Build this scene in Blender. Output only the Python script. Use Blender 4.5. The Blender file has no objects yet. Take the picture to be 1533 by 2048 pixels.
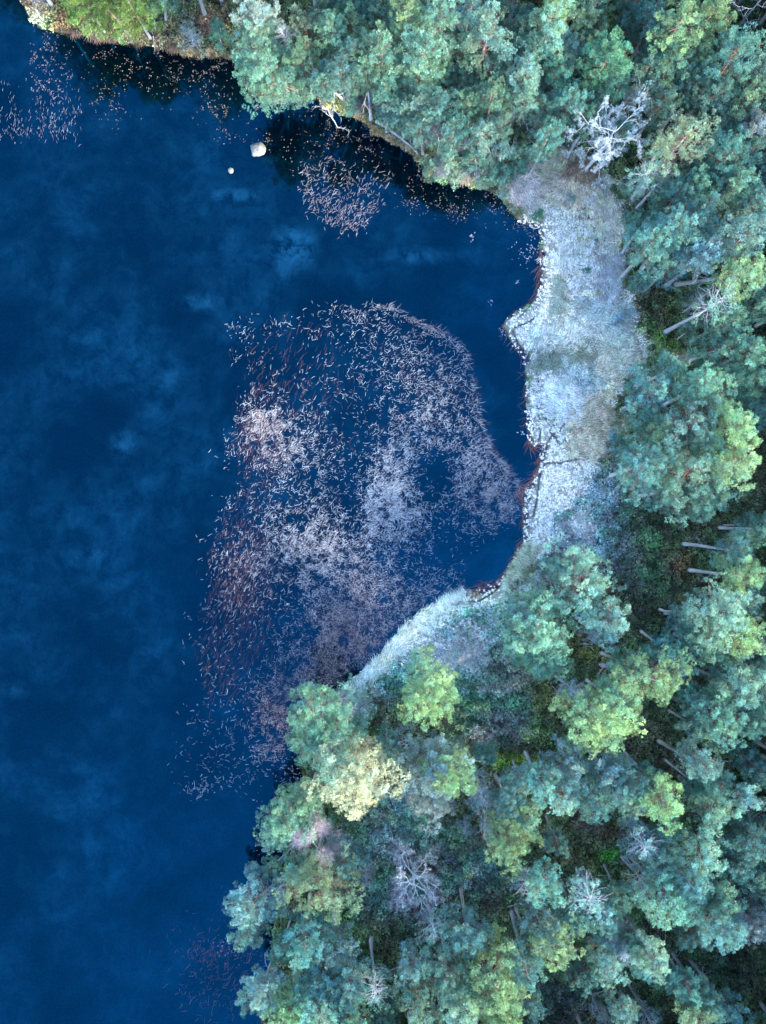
import bpy, math, random
import numpy as np
from mathutils import Vector, Matrix

random.seed(7)
rng = np.random.default_rng(11)
scene = bpy.context.scene
R = math.radians

# ------------------------------------------------------------------ camera, sky, sun, exposure
CAM_H = 75.0
W_PX, H_PX = 1533.0, 2048.0
FOV = R(62.0)
S = 2 * CAM_H * math.tan(FOV / 2) / H_PX            # metres per photo pixel at water level

cam_d = bpy.data.cameras.new('camera')
cam = bpy.data.objects.new('camera', cam_d)
scene.collection.objects.link(cam)
cam.location = (0, 0, CAM_H)
cam.rotation_euler = (0, 0, 0)
cam_d.sensor_fit = 'VERTICAL'
cam_d.angle = FOV
cam_d.clip_start = 0.5
cam_d.clip_end = 6000
scene.camera = cam

SUN_EL, SUN_AZ = 26.0, 128.0                        # azimuth clockwise from picture up
world = bpy.data.worlds.new('World')
scene.world = world
world.use_nodes = True
wn = world.node_tree
for n in list(wn.nodes):
    wn.nodes.remove(n)
sky = wn.nodes.new('ShaderNodeTexSky')
sky.sky_type = 'NISHITA'
sky.sun_disc = False
sky.sun_elevation = R(SUN_EL)
sky.sun_rotation = R(SUN_AZ)
sky.altitude = 300
sky.air_density = 1.0
sky.dust_density = 0.3
sky.ozone_density = 1.2
bg = wn.nodes.new('ShaderNodeBackground')
bg.inputs['Strength'].default_value = 0.15
wo = wn.nodes.new('ShaderNodeOutputWorld')
wn.links.new(sky.outputs[0], bg.inputs[0])
wn.links.new(bg.outputs[0], wo.inputs[0])

sd = bpy.data.lights.new('sun', 'SUN')
sd.energy = 2.4
sd.angle = R(14)
sd.color = (1.0, 0.88, 0.64)
sun = bpy.data.objects.new('sun', sd)
scene.collection.objects.link(sun)
az, el = R(SUN_AZ), R(SUN_EL)
sun_vec = Vector((math.sin(az) * math.cos(el), math.cos(az) * math.cos(el), math.sin(el)))
sun.rotation_euler = (-sun_vec).to_track_quat('-Z', 'Y').to_euler()
sun.location = sun_vec * 200

scene.view_settings.view_transform = 'Standard'
scene.view_settings.look = 'None'
scene.view_settings.gamma = 1.0
scene.view_settings.use_curve_mapping = False
scene.view_settings.exposure = 2.8
scene.cycles.max_bounces = 5
scene.cycles.diffuse_bounces = 3
scene.cycles.glossy_bounces = 2
scene.cycles.transparent_max_bounces = 4

COL = scene.collection

# ------------------------------------------------------------------ helpers
def wpt(px, py, z=0.0):
    """photo pixel + height -> world point"""
    k = S * (CAM_H - z) / CAM_H
    return ((px - W_PX / 2) * k, (H_PX / 2 - py) * k, z)


def wx(px):
    return (np.asarray(px, float) - W_PX / 2) * S


def wy(py):
    return (H_PX / 2 - np.asarray(py, float)) * S


def to_px(x, y):
    return x / S + W_PX / 2, H_PX / 2 - y / S


def make_mesh(name, verts, tris=None, quads=None, attrs=None, mat=None, smooth=False, vecs=None):
    me = bpy.data.meshes.new(name)
    verts = np.asarray(verts, np.float32)
    nt = 0 if tris is None else len(tris)
    nq = 0 if quads is None else len(quads)
    me.vertices.add(len(verts))
    me.vertices.foreach_set('co', verts.ravel())
    loops = []
    if nt:
        loops.append(np.asarray(tris, np.int32).ravel())
    if nq:
        loops.append(np.asarray(quads, np.int32).ravel())
    if loops:
        li = np.concatenate(loops)
        me.loops.add(len(li))
        me.loops.foreach_set('vertex_index', li)
        me.polygons.add(nt + nq)
        st = np.concatenate([np.arange(nt) * 3, nt * 3 + np.arange(nq) * 4]).astype(np.int32)
        me.polygons.foreach_set('loop_start', st)
        if smooth:
            me.polygons.foreach_set('use_smooth', np.ones(nt + nq, bool))
    for k, a in (attrs or {}).items():
        at = me.attributes.new(k, 'FLOAT', 'POINT')
        at.data.foreach_set('value', np.asarray(a, np.float32))
    for k, a in (vecs or {}).items():
        at = me.attributes.new(k, 'FLOAT_VECTOR', 'POINT')
        at.data.foreach_set('vector', np.asarray(a, np.float32).ravel())
    me.update(calc_edges=True)
    me.validate()
    if mat:
        me.materials.append(mat)
    return me


def link(name, data, parent=None, label=None, cat=None, group=None, kind=None, loc=None):
    o = bpy.data.objects.new(name, data)
    COL.objects.link(o)
    if parent is not None:
        o.parent = parent
    if loc is not None:
        o.location = loc
    if label:
        o['label'] = label
    if cat:
        o['category'] = cat
    if group:
        o['group'] = group
    if kind:
        o['kind'] = kind
    return o


def _hash(ix, iy, seed):
    h = (ix.astype(np.int64) * 374761393 + iy.astype(np.int64) * 668265263 + seed * 1442695041) & 0xFFFFFFFF
    h = ((h ^ (h >> 13)) * 1274126177) & 0xFFFFFFFF
    return ((h ^ (h >> 16)) & 0xFFFF) / 65535.0


def vnoise(x, y, seed=0):
    ix, iy = np.floor(x), np.floor(y)
    fx, fy = x - ix, y - iy
    fx, fy = fx * fx * (3 - 2 * fx), fy * fy * (3 - 2 * fy)
    a, b = _hash(ix, iy, seed), _hash(ix + 1, iy, seed)
    c, d = _hash(ix, iy + 1, seed), _hash(ix + 1, iy + 1, seed)
    return (a * (1 - fx) + b * fx) * (1 - fy) + (c * (1 - fx) + d * fx) * fy


def fbm(x, y, sc, oct=4, seed=0):
    t, a, s = 0, 0.5, 0
    for i in range(oct):
        t = t + a * vnoise(x * sc + i * 17.3, y * sc - i * 9.1, seed + i)
        s += a
        a *= 0.5
        sc *= 2.03
    return t / s


def seg_dist(x, y, P, closed=False):
    """distance of points to a polyline"""
    P = np.asarray(P, float)
    Q = np.roll(P, -1, 0) if closed else P[1:]
    P0 = P if closed else P[:-1]
    best = np.full(x.shape, 1e9)
    for (ax, ay), (bx, by) in zip(P0, Q):
        dx, dy = bx - ax, by - ay
        L = dx * dx + dy * dy + 1e-12
        t = np.clip(((x - ax) * dx + (y - ay) * dy) / L, 0, 1)
        best = np.minimum(best, (x - ax - t * dx) ** 2 + (y - ay - t * dy) ** 2)
    return np.sqrt(best)


def inside(x, y, P):
    P = np.asarray(P, float)
    Q = np.roll(P, -1, 0)
    c = np.zeros(x.shape, bool)
    for (ax, ay), (bx, by) in zip(P, Q):
        if ay == by:
            continue
        m = ((ay > y) != (by > y)) & (x < (bx - ax) * (y - ay) / (by - ay) + ax)
        c ^= m
    return c


def blob(px, py, cx, cy, rx, ry=None, ang=0):
    ry = ry or rx
    a = math.radians(ang)
    dx, dy = px - cx, py - cy
    u = (dx * math.cos(a) + dy * math.sin(a)) / rx
    v = (-dx * math.sin(a) + dy * math.cos(a)) / ry
    return np.exp(-(u * u + v * v))


# ------------------------------------------------------------------ shoreline (photo pixels at water level)
SHORE = [(45, 0), (58, 30), (80, 58), (120, 64), (160, 70), (200, 80), (245, 84), (290, 92), (330, 97), (360, 106),
         (400, 112), (440, 112), (468, 122), (485, 165), (520, 200), (560, 206), (590, 196), (602, 180), (616, 184),
         (640, 206), (665, 222), (692, 234), (715, 238), (735, 252), (757, 270), (780, 283), (805, 294), (826, 308),
         (845, 328), (860, 352), (882, 368), (920, 366), (960, 376), (990, 386), (1005, 397), (1020, 427),
         (1045, 447), (1075, 458), (1080, 475), (1081, 520), (1079, 560), (1072, 592), (1058, 611), (1030, 626),
         (1012, 640), (1007, 652), (1016, 676), (1032, 697), (1046, 712), (1052, 740), (1053, 800), (1054, 850),
         (1058, 888), (1070, 894), (1082, 896), (1078, 930), (1066, 960), (1049, 980), (1047, 1010), (1050, 1050),
         (1045, 1080), (1031, 1110), (1012, 1145), (995, 1165), (970, 1176), (930, 1180), (890, 1196), (850, 1216),
         (812, 1250), (780, 1287), (750, 1322), (722, 1348), (692, 1374), (662, 1400), (625, 1440), (600, 1485),
         (602, 1530), (606, 1570), (600, 1610), (584, 1650), (574, 1700), (566, 1745), (556, 1790), (548, 1860),
         (544, 1920), (534, 2000), (520, 2060), (480, 2300), (300, 3200), (-2500, 60000), (60000, 60000),
         (60000, -60000), (-30000, -60000), (-6000, -4000), (-1400, -700), (-300, -260)]
SHW = [(float(wx(a)), float(wy(b))) for a, b in SHORE]

CRACKS = [
    [(1094, 927), (1127, 925), (1153, 920), (1162, 914)],
    [(1166, 903), (1177, 907), (1187, 904), (1195, 898)],
    [(1080, 950), (1076, 985), (1067, 1035)],
    [(1063, 1075), (1060, 1095), (1056, 1108)],
    [(1026, 1148), (1003, 1168), (985, 1186), (960, 1201), (937, 1203)],
    [(913, 1207), (897, 1213), (880, 1225)],
    [(852, 1241), (838, 1250)], [(826, 1258), (815, 1264)], [(817, 1278), (800, 1292), (780, 1315)],
    [(1088, 505), (1083, 540), (1076, 575), (1066, 600)],
    [(1078, 690), (1073, 733), (1077, 767), (1075, 800), (1079, 843), (1080, 880)],
    [(1027, 660), (1035, 684), (1052, 704), (1068, 722)],
    [(1084, 770), (1082, 800), (1086, 820)],
    [(1092, 780), (1097, 795), (1094, 793)],
    [(1083, 824), (1096, 840), (1106, 850)], [(1098, 812), (1102, 830)],
    [(1136, 832), (1128, 850), (1120, 862)], [(1120, 832), (1126, 845)],
    [(1100, 865), (1112, 875), (1120, 888)],
    [(1060, 672), (1068, 676), (1078, 684)], [(1085, 668), (1094, 676), (1102, 668)],
    [(1136, 800), (1124, 822), (1108, 838)], [(1104, 700), (1112, 690), (1100, 662)], [(1090, 905), (1098, 880), (1110, 866)], [(1142, 905), (1130, 880)],
    [(1168, 415), (1180, 440), (1190, 470), (1198, 490)],
    [(1030, 655), (1062, 642), (1075, 630)],
]

BOG = [(1000, 392), (1035, 350), (1070, 312), (1110, 292), (1165, 300), (1225, 372), (1252, 450), (1240, 540),
       (1270, 620), (1290, 700), (1250, 765), (1225, 800), (1222, 870), (1205, 930), (1160, 985), (1105, 1050),
       (1090, 1100), (1050, 1140), (1020, 1185), (975, 1215), (900, 1238), (860, 1262), (815, 1310), (770, 1345),
       (735, 1375), (705, 1400), (680, 1405), (655, 1405), (722, 1345), (780, 1285), (850, 1213), (930, 1176),
       (970, 1172), (1012, 1140), (1045, 1080), (1044, 980), (1078, 930), (1082, 896), (1050, 880), (1050, 740),
       (1003, 652), (1012, 636), (1058, 608), (1080, 560), (1078, 470)]

# colour zones: (x, y, rx, ry, angle, colour, weight), albedo painted by what grows there
FROST = (0.92, 0.87, 0.76)
BOG_ZONES = [
    (880, 1235, 60, 26, -30, (0.56, 0.70, 0.74), 0.9), (800, 1300, 50, 26, -42, (0.54, 0.68, 0.72), 0.9), (740, 1355, 50, 22, -42, (0.50, 0.62, 0.66), 0.9),
    (1100, 325, 60, 30, 0, (0.34, 0.34, 0.24), 0.85), (1050, 395, 45, 38, 0, (0.66, 0.60, 0.52), 0.7),
    (1105, 358, 34, 20, 0, (0.62, 0.66, 0.66), 0.8), (1150, 345, 35, 18, 20, (0.26, 0.21, 0.16), 0.7),
    (1120, 400, 45, 20, 20, (0.40, 0.36, 0.30), 0.6), (1220, 420, 40, 60, 0, (0.46, 0.48, 0.42), 0.6),
    (1180, 400, 40, 26, 10, (0.50, 0.50, 0.44), 0.5),
    (1130, 500, 60, 60, 0, (0.66, 0.70, 0.82), 0.5), (1160, 470, 30, 60, -20, (0.42, 0.48, 0.50), 0.45),
    (1180, 493, 16, 16, 0, (0.16, 0.22, 0.26), 0.9), (1165, 487, 14, 6, 0, (0.75, 0.65, 0.45), 0.8),
    (1175, 588, 16, 7, 0, (0.72, 0.64, 0.50), 0.8), (1116, 576, 12, 30, 10, (0.24, 0.29, 0.24), 0.6),
    (1128, 625, 26, 30, 0, (0.28, 0.34, 0.38), 0.6), (1075, 650, 40, 28, 0, (0.62, 0.80, 0.84), 0.8),
    (1190, 615, 40, 20, 0, (0.32, 0.40, 0.46), 0.6), (1120, 712, 55, 20, -12, (0.20, 0.24, 0.20), 0.85),
    (1130, 690, 60, 30, -10, (0.42, 0.48, 0.52), 0.5), (1160, 745, 26, 30, 60, (0.28, 0.36, 0.38), 0.7),
    (1215, 665, 50, 45, 0, (0.42, 0.46, 0.42), 0.65), (1240, 725, 55, 40, 0, (0.44, 0.46, 0.38), 0.65),
    (1235, 615, 25, 40, 0, (0.26, 0.32, 0.36), 0.7), (1220, 560, 25, 50, 0, (0.45, 0.46, 0.44), 0.6),
    (1190, 850, 44, 36, 10, (0.46, 0.38, 0.33), 0.9), (1180, 885, 45, 28, 0, (0.42, 0.36, 0.36), 0.8),
    (1213, 785, 25, 25, 0, (0.42, 0.48, 0.38), 0.6), (1145, 870, 30, 25, 0, (0.60, 0.74, 0.78), 0.5),
    (1110, 820, 26, 16, -40, (0.42, 0.46, 0.42), 0.5), (1100, 1000, 50, 80, 30, (0.62, 0.78, 0.86), 0.8),
    (1080, 930, 60, 40, 0, (0.62, 0.74, 0.84), 0.6), (1035, 1130, 16, 36, 30, (0.32, 0.36, 0.26), 0.95),
    (1055, 1165, 40, 25, -30, (0.40, 0.50, 0.46), 0.8), (970, 1210, 60, 20, -20, (0.52, 0.72, 0.70), 0.8),
    (942, 1192, 16, 9, -20, (0.20, 0.14, 0.10), 0.95), (880, 1215, 40, 14, -25, (0.44, 0.54, 0.50), 0.7),
    (830, 1255, 50, 22, -40, (0.54, 0.74, 0.76), 0.8), (780, 1300, 26, 16, -40, (0.46, 0.52, 0.44), 0.6),
    (725, 1365, 40, 20, -40, (0.36, 0.40, 0.34), 0.8), (690, 1400, 40, 14, -40, (0.30, 0.27, 0.24), 0.8),
    (760, 1335, 30, 14, -40, (0.46, 0.60, 0.64), 0.7),
]
HEATH_ZONES = [
    (1160, 1010, 60, 45, -20, (0.17, 0.26, 0.32), 1.0), (1120, 1060, 55, 45, 0, (0.22, 0.32, 0.37), 1.0),
    (1200, 1060, 80, 60, 0, (0.13, 0.20, 0.24), 0.9), (1230, 960, 30, 24, 0, (0.13, 0.20, 0.21), 0.8),
    (1160, 1050, 16, 16, 0, (0.55, 0.75, 0.80), 0.9), (1145, 1090, 45, 22, 0, (0.15, 0.22, 0.27), 0.9),
    (1250, 1130, 70, 70, 0, (0.085, 0.13, 0.14), 0.8), (1330, 1100, 70, 70, 0, (0.075, 0.085, 0.06), 0.8),
    (1290, 1040, 50, 40, 0, (0.08, 0.075, 0.06), 0.7), (1240, 1190, 60, 40, 0, (0.09, 0.085, 0.07), 0.7),
    (1290, 1075, 18, 12, 0, (0.12, 0.20, 0.13), 0.7), (1360, 1130, 22, 30, 0, (0.11, 0.08, 0.05), 0.8),
    (900, 1270, 60, 40, -20, (0.18, 0.32, 0.35), 1.0), (860, 1310, 60, 40, -30, (0.16, 0.28, 0.30), 0.9),
    (975, 1260, 45, 40, 0, (0.18, 0.32, 0.33), 0.9), (930, 1310, 60, 40, 0, (0.30, 0.46, 0.50), 0.9),
    (1010, 1300, 26, 50, 10, (0.11, 0.13, 0.13), 0.9), (1030, 1195, 40, 14, -10, (0.09, 0.11, 0.08), 0.9),
    (780, 1360, 40, 30, -30, (0.10, 0.21, 0.23), 0.9), (830, 1330, 40, 20, 0, (0.16, 0.24, 0.27), 0.8),
    (1000, 1400, 60, 60, 0, (0.085, 0.135, 0.125), 0.9), (960, 1380, 60, 30, 0, (0.10, 0.16, 0.155), 0.8),
    (1000, 1371, 50, 9, 0, (0.34, 0.36, 0.33), 0.8), (985, 1445, 60, 40, 0, (0.085, 0.13, 0.13), 0.9),
    (956, 1412, 14, 7, 0, (0.32, 0.42, 0.22), 0.8), (1066, 1461, 16, 10, 0, (0.24, 0.36, 0.15), 0.9),
    (1030, 1520, 50, 14, 10, (0.16, 0.24, 0.06), 0.9), (1090, 1400, 24, 40, 0, (0.10, 0.10, 0.055), 0.8),
    (1080, 1500, 30, 26, 0, (0.07, 0.07, 0.05), 0.8), (955, 1465, 18, 10, 30, (0.34, 0.36, 0.32), 0.8),
    (1160, 1280, 26, 30, 0, (0.08, 0.065, 0.045), 0.8), (1180, 1310, 30, 14, 0, (0.10, 0.14, 0.05), 0.8),
    (810, 1600, 60, 30, 10, (0.14, 0.20, 0.25), 0.9), (770, 1670, 70, 50, 0, (0.10, 0.16, 0.16), 0.8),
    (830, 1680, 60, 40, 0, (0.11, 0.18, 0.21), 0.8), (740, 1400, 40, 30, 0, (0.09, 0.12, 0.10), 0.6),
    (770, 1790, 60, 40, 0, (0.11, 0.15, 0.18), 0.8), (880, 1750, 60, 50, 0, (0.09, 0.14, 0.16), 0.8),
    (960, 1740, 50, 50, 0, (0.08, 0.13, 0.16), 0.8), (940, 1745, 12, 10, 0, (0.20, 0.30, 0.20), 0.8),
    (870, 1850, 60, 30, 0, (0.07, 0.10, 0.11), 0.8), (690, 1850, 30, 30, 0, (0.09, 0.15, 0.08), 0.7),
    (1180, 1640, 60, 30, 0, (0.09, 0.085, 0.08), 0.8), (1240, 1645, 16, 12, 0, (0.20, 0.22, 0.10), 0.8),
    (1220, 1705, 16, 10, 0, (0.07, 0.20, 0.05), 0.7), (1340, 1530, 40, 40, 0, (0.07, 0.065, 0.05), 0.8),
    (1290, 1520, 12, 8, 0, (0.06, 0.22, 0.06), 0.7), (1310, 1880, 40, 30, 0, (0.06, 0.07, 0.06), 0.7),
    (1440, 1930, 70, 40, 0, (0.05, 0.07, 0.065), 0.8), (1100, 2000, 60, 50, 0, (0.08, 0.10, 0.12), 0.8),
    (1330, 590, 40, 60, 0, (0.08, 0.085, 0.055), 0.8), (1290, 560, 30, 30, 0, (0.09, 0.06, 0.05), 0.7),
    (1320, 690, 50, 30, 0, (0.08, 0.12, 0.04), 0.8), (1360, 715, 22, 8, 0, (0.48, 0.36, 0.28), 0.9),
    (1340, 1250, 40, 40, 0, (0.07, 0.07, 0.055), 0.6),
    (150, 30, 70, 25, 10, (0.10, 0.09, 0.075), 0.9), (260, 65, 80, 20, 8, (0.085, 0.065, 0.055), 0.9),
    (360, 70, 60, 30, 8, (0.075, 0.08, 0.06), 0.9), (430, 50, 40, 30, 0, (0.13, 0.08, 0.07), 0.8),
    (70, 15, 22, 30, 0, (0.13, 0.13, 0.12), 0.8), (225, 75, 60, 8, 8, (0.08, 0.07, 0.065), 0.7),
    (610, 195, 22, 18, 0, (0.18, 0.13, 0.07), 0.8), (700, 215, 50, 20, 20, (0.20, 0.18, 0.12), 0.8),
    (940, 350, 40, 14, 10, (0.42, 0.36, 0.30), 0.9), (1000, 360, 20, 16, 0, (0.30, 0.32, 0.30), 0.8),
    (780, 240, 60, 16, 25, (0.13, 0.15, 0.08), 0.7),
]


def paint(px, py, base, zones):
    c = np.empty(px.shape + (3,))
    c[...] = base
    jx = px + 14 * (fbm(px, py, 1 / 40, 3, 3) - 0.5) * 2
    jy = py + 14 * (fbm(px, py, 1 / 40, 3, 8) - 0.5) * 2
    for (x, y, rx, ry, a, col, w) in zones:
        k = np.clip(1.5 * blob(jx, jy, x, y, rx, ry, a), 0, 1)[..., None] * w
        c = c * (1 - k) + np.array(col) * k
    return c


def land_fields(x, y):
    """signed distance to shore (m), bog mask, ground colour, cover colour"""
    px, py = to_px(x, y)
    d = seg_dist(x, y, SHW, True)
    d = np.where(inside(x, y, SHW), d, -d)
    n = (fbm(px, py, 1 / 26, 3, 21) - 0.5) * 34
    bd = seg_dist(px, py, BOG, True)
    bd = np.where(inside(px, py, BOG), bd, -bd) + n
    bog = np.clip(bd / 14 + 0.5, 0, 1)
    return px, py, d, bog


def bog_color(px, py):
    c = paint(px, py, FROST, [z[:5] + (tuple(min(0.9, v * k_) for v, k_ in zip(z[5], (1.42, 1.32, 0.98))), z[6] * 0.9) for z in BOG_ZONES])
    n = fbm(px, py, 1 / 60, 3, 31)[..., None]
    return c * (0.80 + 0.4 * n) * np.array([1.0, 1.0, 1.0])


def heath_color(px, py):
    c = paint(px, py, (0.072, 0.090, 0.062), [z[:5] + (tuple(v * (0.92 + (1.5 * min(z[5]) if z[1] < 1340 and z[0] < 1215 else 0.0)) for v in z[5]), z[6]) for z in HEATH_ZONES])
    n = fbm(px, py, 1 / 30, 3, 41)
    m = fbm(px, py, 1 / 45, 3, 57)[..., None]
    c = c * (0.6 + 0.8 * n[..., None]) * np.array([1.02, 1.06, 0.86])
    return c * (1 - 0.5 * (m - 0.5) * np.array([1.2, -0.6, 0.4]))


# ------------------------------------------------------------------ materials
def mat_new(name):
    m = bpy.data.materials.new(name)
    m.use_nodes = True
    nt = m.node_tree
    for n in list(nt.nodes):
        nt.nodes.remove(n)
    out = nt.nodes.new('ShaderNodeOutputMaterial')
    return m, nt, out


def N(nt, kind, **kw):
    n = nt.nodes.new(kind)
    for k, v in kw.items():
        if k in ('operation', 'blend_type', 'attribute_name', 'attribute_type', 'data_type', 'feature', 'distance', 'vector_type'):
            setattr(n, k, v)
        else:
            n.inputs[k.replace('_', ' ')].default_value = v
    return n


def diffuse_of(nt, out, color_socket, rough=0.85, spec=0.2, normal=None):
    p = N(nt, 'ShaderNodeBsdfPrincipled')
    p.inputs['Roughness'].default_value = rough
    p.inputs['Specular IOR Level'].default_value = spec
    nt.links.new(color_socket, p.inputs['Base Color'])
    if normal:
        nt.links.new(normal, p.inputs['Normal'])
    nt.links.new(p.outputs[0], out.inputs[0])
    return p


def vmul(nt, a, b):
    m = N(nt, 'ShaderNodeVectorMath', operation='MULTIPLY')
    nt.links.new(a, m.inputs[0])
    nt.links.new(b, m.inputs[1])
    return m.outputs[0]


def vscale(nt, a, f):
    m = N(nt, 'ShaderNodeVectorMath', operation='SCALE')
    nt.links.new(a, m.inputs[0])
    nt.links.new(f, m.inputs['Scale'])
    return m.outputs[0]


def mat_foliage():
    """needles: tree tint (object colour) x tuft tone (attribute), with some light let through"""
    m, nt, out = mat_new('pine_needles')
    oi = N(nt, 'ShaderNodeObjectInfo')
    at = N(nt, 'ShaderNodeAttribute', attribute_name='tone')
    hu = N(nt, 'ShaderNodeAttribute', attribute_name='hue')
    ramp = N(nt, 'ShaderNodeValToRGB')
    e = ramp.color_ramp.elements
    e[0].color = (0.74, 0.94, 1.14, 1)
    e[1].color = (1.20, 1.06, 0.88, 1)
    nt.links.new(hu.outputs['Fac'], ramp.inputs[0])
    c = vmul(nt, oi.outputs['Color'], ramp.outputs[0])
    c = vscale(nt, c, at.outputs['Fac'])
    d = N(nt, 'ShaderNodeBsdfDiffuse')
    t = N(nt, 'ShaderNodeBsdfTranslucent')
    nt.links.new(c, d.inputs[0])
    nt.links.new(c, t.inputs[0])
    mx = N(nt, 'ShaderNodeMixShader')
    mx.inputs[0].default_value = 0.3
    nt.links.new(d.outputs[0], mx.inputs[1])
    nt.links.new(t.outputs[0], mx.inputs[2])
    nt.links.new(mx.outputs[0], out.inputs[0])
    return m


def mat_cover(name):
    """ground plants: colour carried by each instance x tone of each blade"""
    m, nt, out = mat_new(name)
    ic = N(nt, 'ShaderNodeAttribute', attribute_name='icol', attribute_type='INSTANCER')
    at = N(nt, 'ShaderNodeAttribute', attribute_name='tone')
    c = vscale(nt, ic.outputs['Color'], at.outputs['Fac'])
    d = N(nt, 'ShaderNodeBsdfDiffuse')
    nt.links.new(c, d.inputs[0])
    nt.links.new(d.outputs[0], out.inputs[0])
    return m


def mat_vcol(name, attr='col', rough=0.9, spec=0.15, noise=0.0, nscale=8.0, bump=0.0):
    m, nt, out = mat_new(name)
    at = N(nt, 'ShaderNodeAttribute', attribute_name=attr)
    c = at.outputs['Color']
    nrm = None
    if noise or bump:
        tc = N(nt, 'ShaderNodeNewGeometry')
        no = N(nt, 'ShaderNodeTexNoise')
        no.inputs['Scale'].default_value = nscale
        no.inputs['Detail'].default_value = 6
        no.inputs['Roughness'].default_value = 0.7
        nt.links.new(tc.outputs['Position'], no.inputs['Vector'])
        if noise:
            mr = N(nt, 'ShaderNodeMapRange')
            mr.inputs['From Min'].default_value = 0.25
            mr.inputs['From Max'].default_value = 0.75
            mr.inputs['To Min'].default_value = 1 - noise
            mr.inputs['To Max'].default_value = 1 + noise
            nt.links.new(no.outputs[0], mr.inputs[0])
            c = vscale(nt, c, mr.outputs[0])
        if bump:
            b = N(nt, 'ShaderNodeBump')
            b.inputs['Distance'].default_value = bump
            nt.links.new(no.outputs[0], b.inputs['Height'])
            nrm = b.outputs[0]
    diffuse_of(nt, out, c, rough, spec, nrm)
    return m


def mat_bark(name, low, high, z0, z1, rough=0.9):
    """bark whose colour changes with the height in the trunk's own space"""
    m, nt, out = mat_new(name)
    tc = N(nt, 'ShaderNodeTexCoord')
    sx = N(nt, 'ShaderNodeSeparateXYZ')
    nt.links.new(tc.outputs['Object'], sx.inputs[0])
    no = N(nt, 'ShaderNodeTexNoise')
    no.inputs['Scale'].default_value = 5
    no.inputs['Detail'].default_value = 5
    nt.links.new(tc.outputs['Object'], no.inputs['Vector'])
    mr = N(nt, 'ShaderNodeMapRange')
    mr.inputs['From Min'].default_value = z0
    mr.inputs['From Max'].default_value = z1
    nt.links.new(sx.outputs['Z'], mr.inputs[0])
    ramp = N(nt, 'ShaderNodeValToRGB')
    ramp.color_ramp.elements[0].color = low + (1,)
    ramp.color_ramp.elements[1].color = high + (1,)
    nt.links.new(mr.outputs[0], ramp.inputs[0])
    mm = N(nt, 'ShaderNodeMapRange')
    mm.inputs['From Min'].default_value = 0.3
    mm.inputs['From Max'].default_value = 0.7
    mm.inputs['To Min'].default_value = 0.65
    mm.inputs['To Max'].default_value = 1.3
    nt.links.new(no.outputs[0], mm.inputs[0])
    c = vscale(nt, ramp.outputs[0], mm.outputs[0])
    b = N(nt, 'ShaderNodeBump')
    b.inputs['Distance'].default_value = 0.05
    nt.links.new(no.outputs[0], b.inputs['Height'])
    diffuse_of(nt, out, c, rough, 0.15, b.outputs[0])
    return m


def mat_plain(name, col, var=0.25, scale=6.0):
    m, nt, out = mat_new(name)
    tc = N(nt, 'ShaderNodeTexCoord')
    no = N(nt, 'ShaderNodeTexNoise')
    no.inputs['Scale'].default_value = scale
    no.inputs['Detail'].default_value = 5
    nt.links.new(tc.outputs['Object'], no.inputs['Vector'])
    mm = N(nt, 'ShaderNodeMapRange')
    mm.inputs['From Min'].default_value = 0.3
    mm.inputs['From Max'].default_value = 0.7
    mm.inputs['To Min'].default_value = 1 - var
    mm.inputs['To Max'].default_value = 1 + var
    nt.links.new(no.outputs[0], mm.inputs[0])
    rgb = N(nt, 'ShaderNodeRGB')
    rgb.outputs[0].default_value = tuple(col) + (1,)
    c = vscale(nt, rgb.outputs[0], mm.outputs[0])
    b = N(nt, 'ShaderNodeBump')
    b.inputs['Distance'].default_value = 0.03
    nt.links.new(no.outputs[0], b.inputs['Height'])
    diffuse_of(nt, out, c, 0.9, 0.2, b.outputs[0])
    return m


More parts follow.
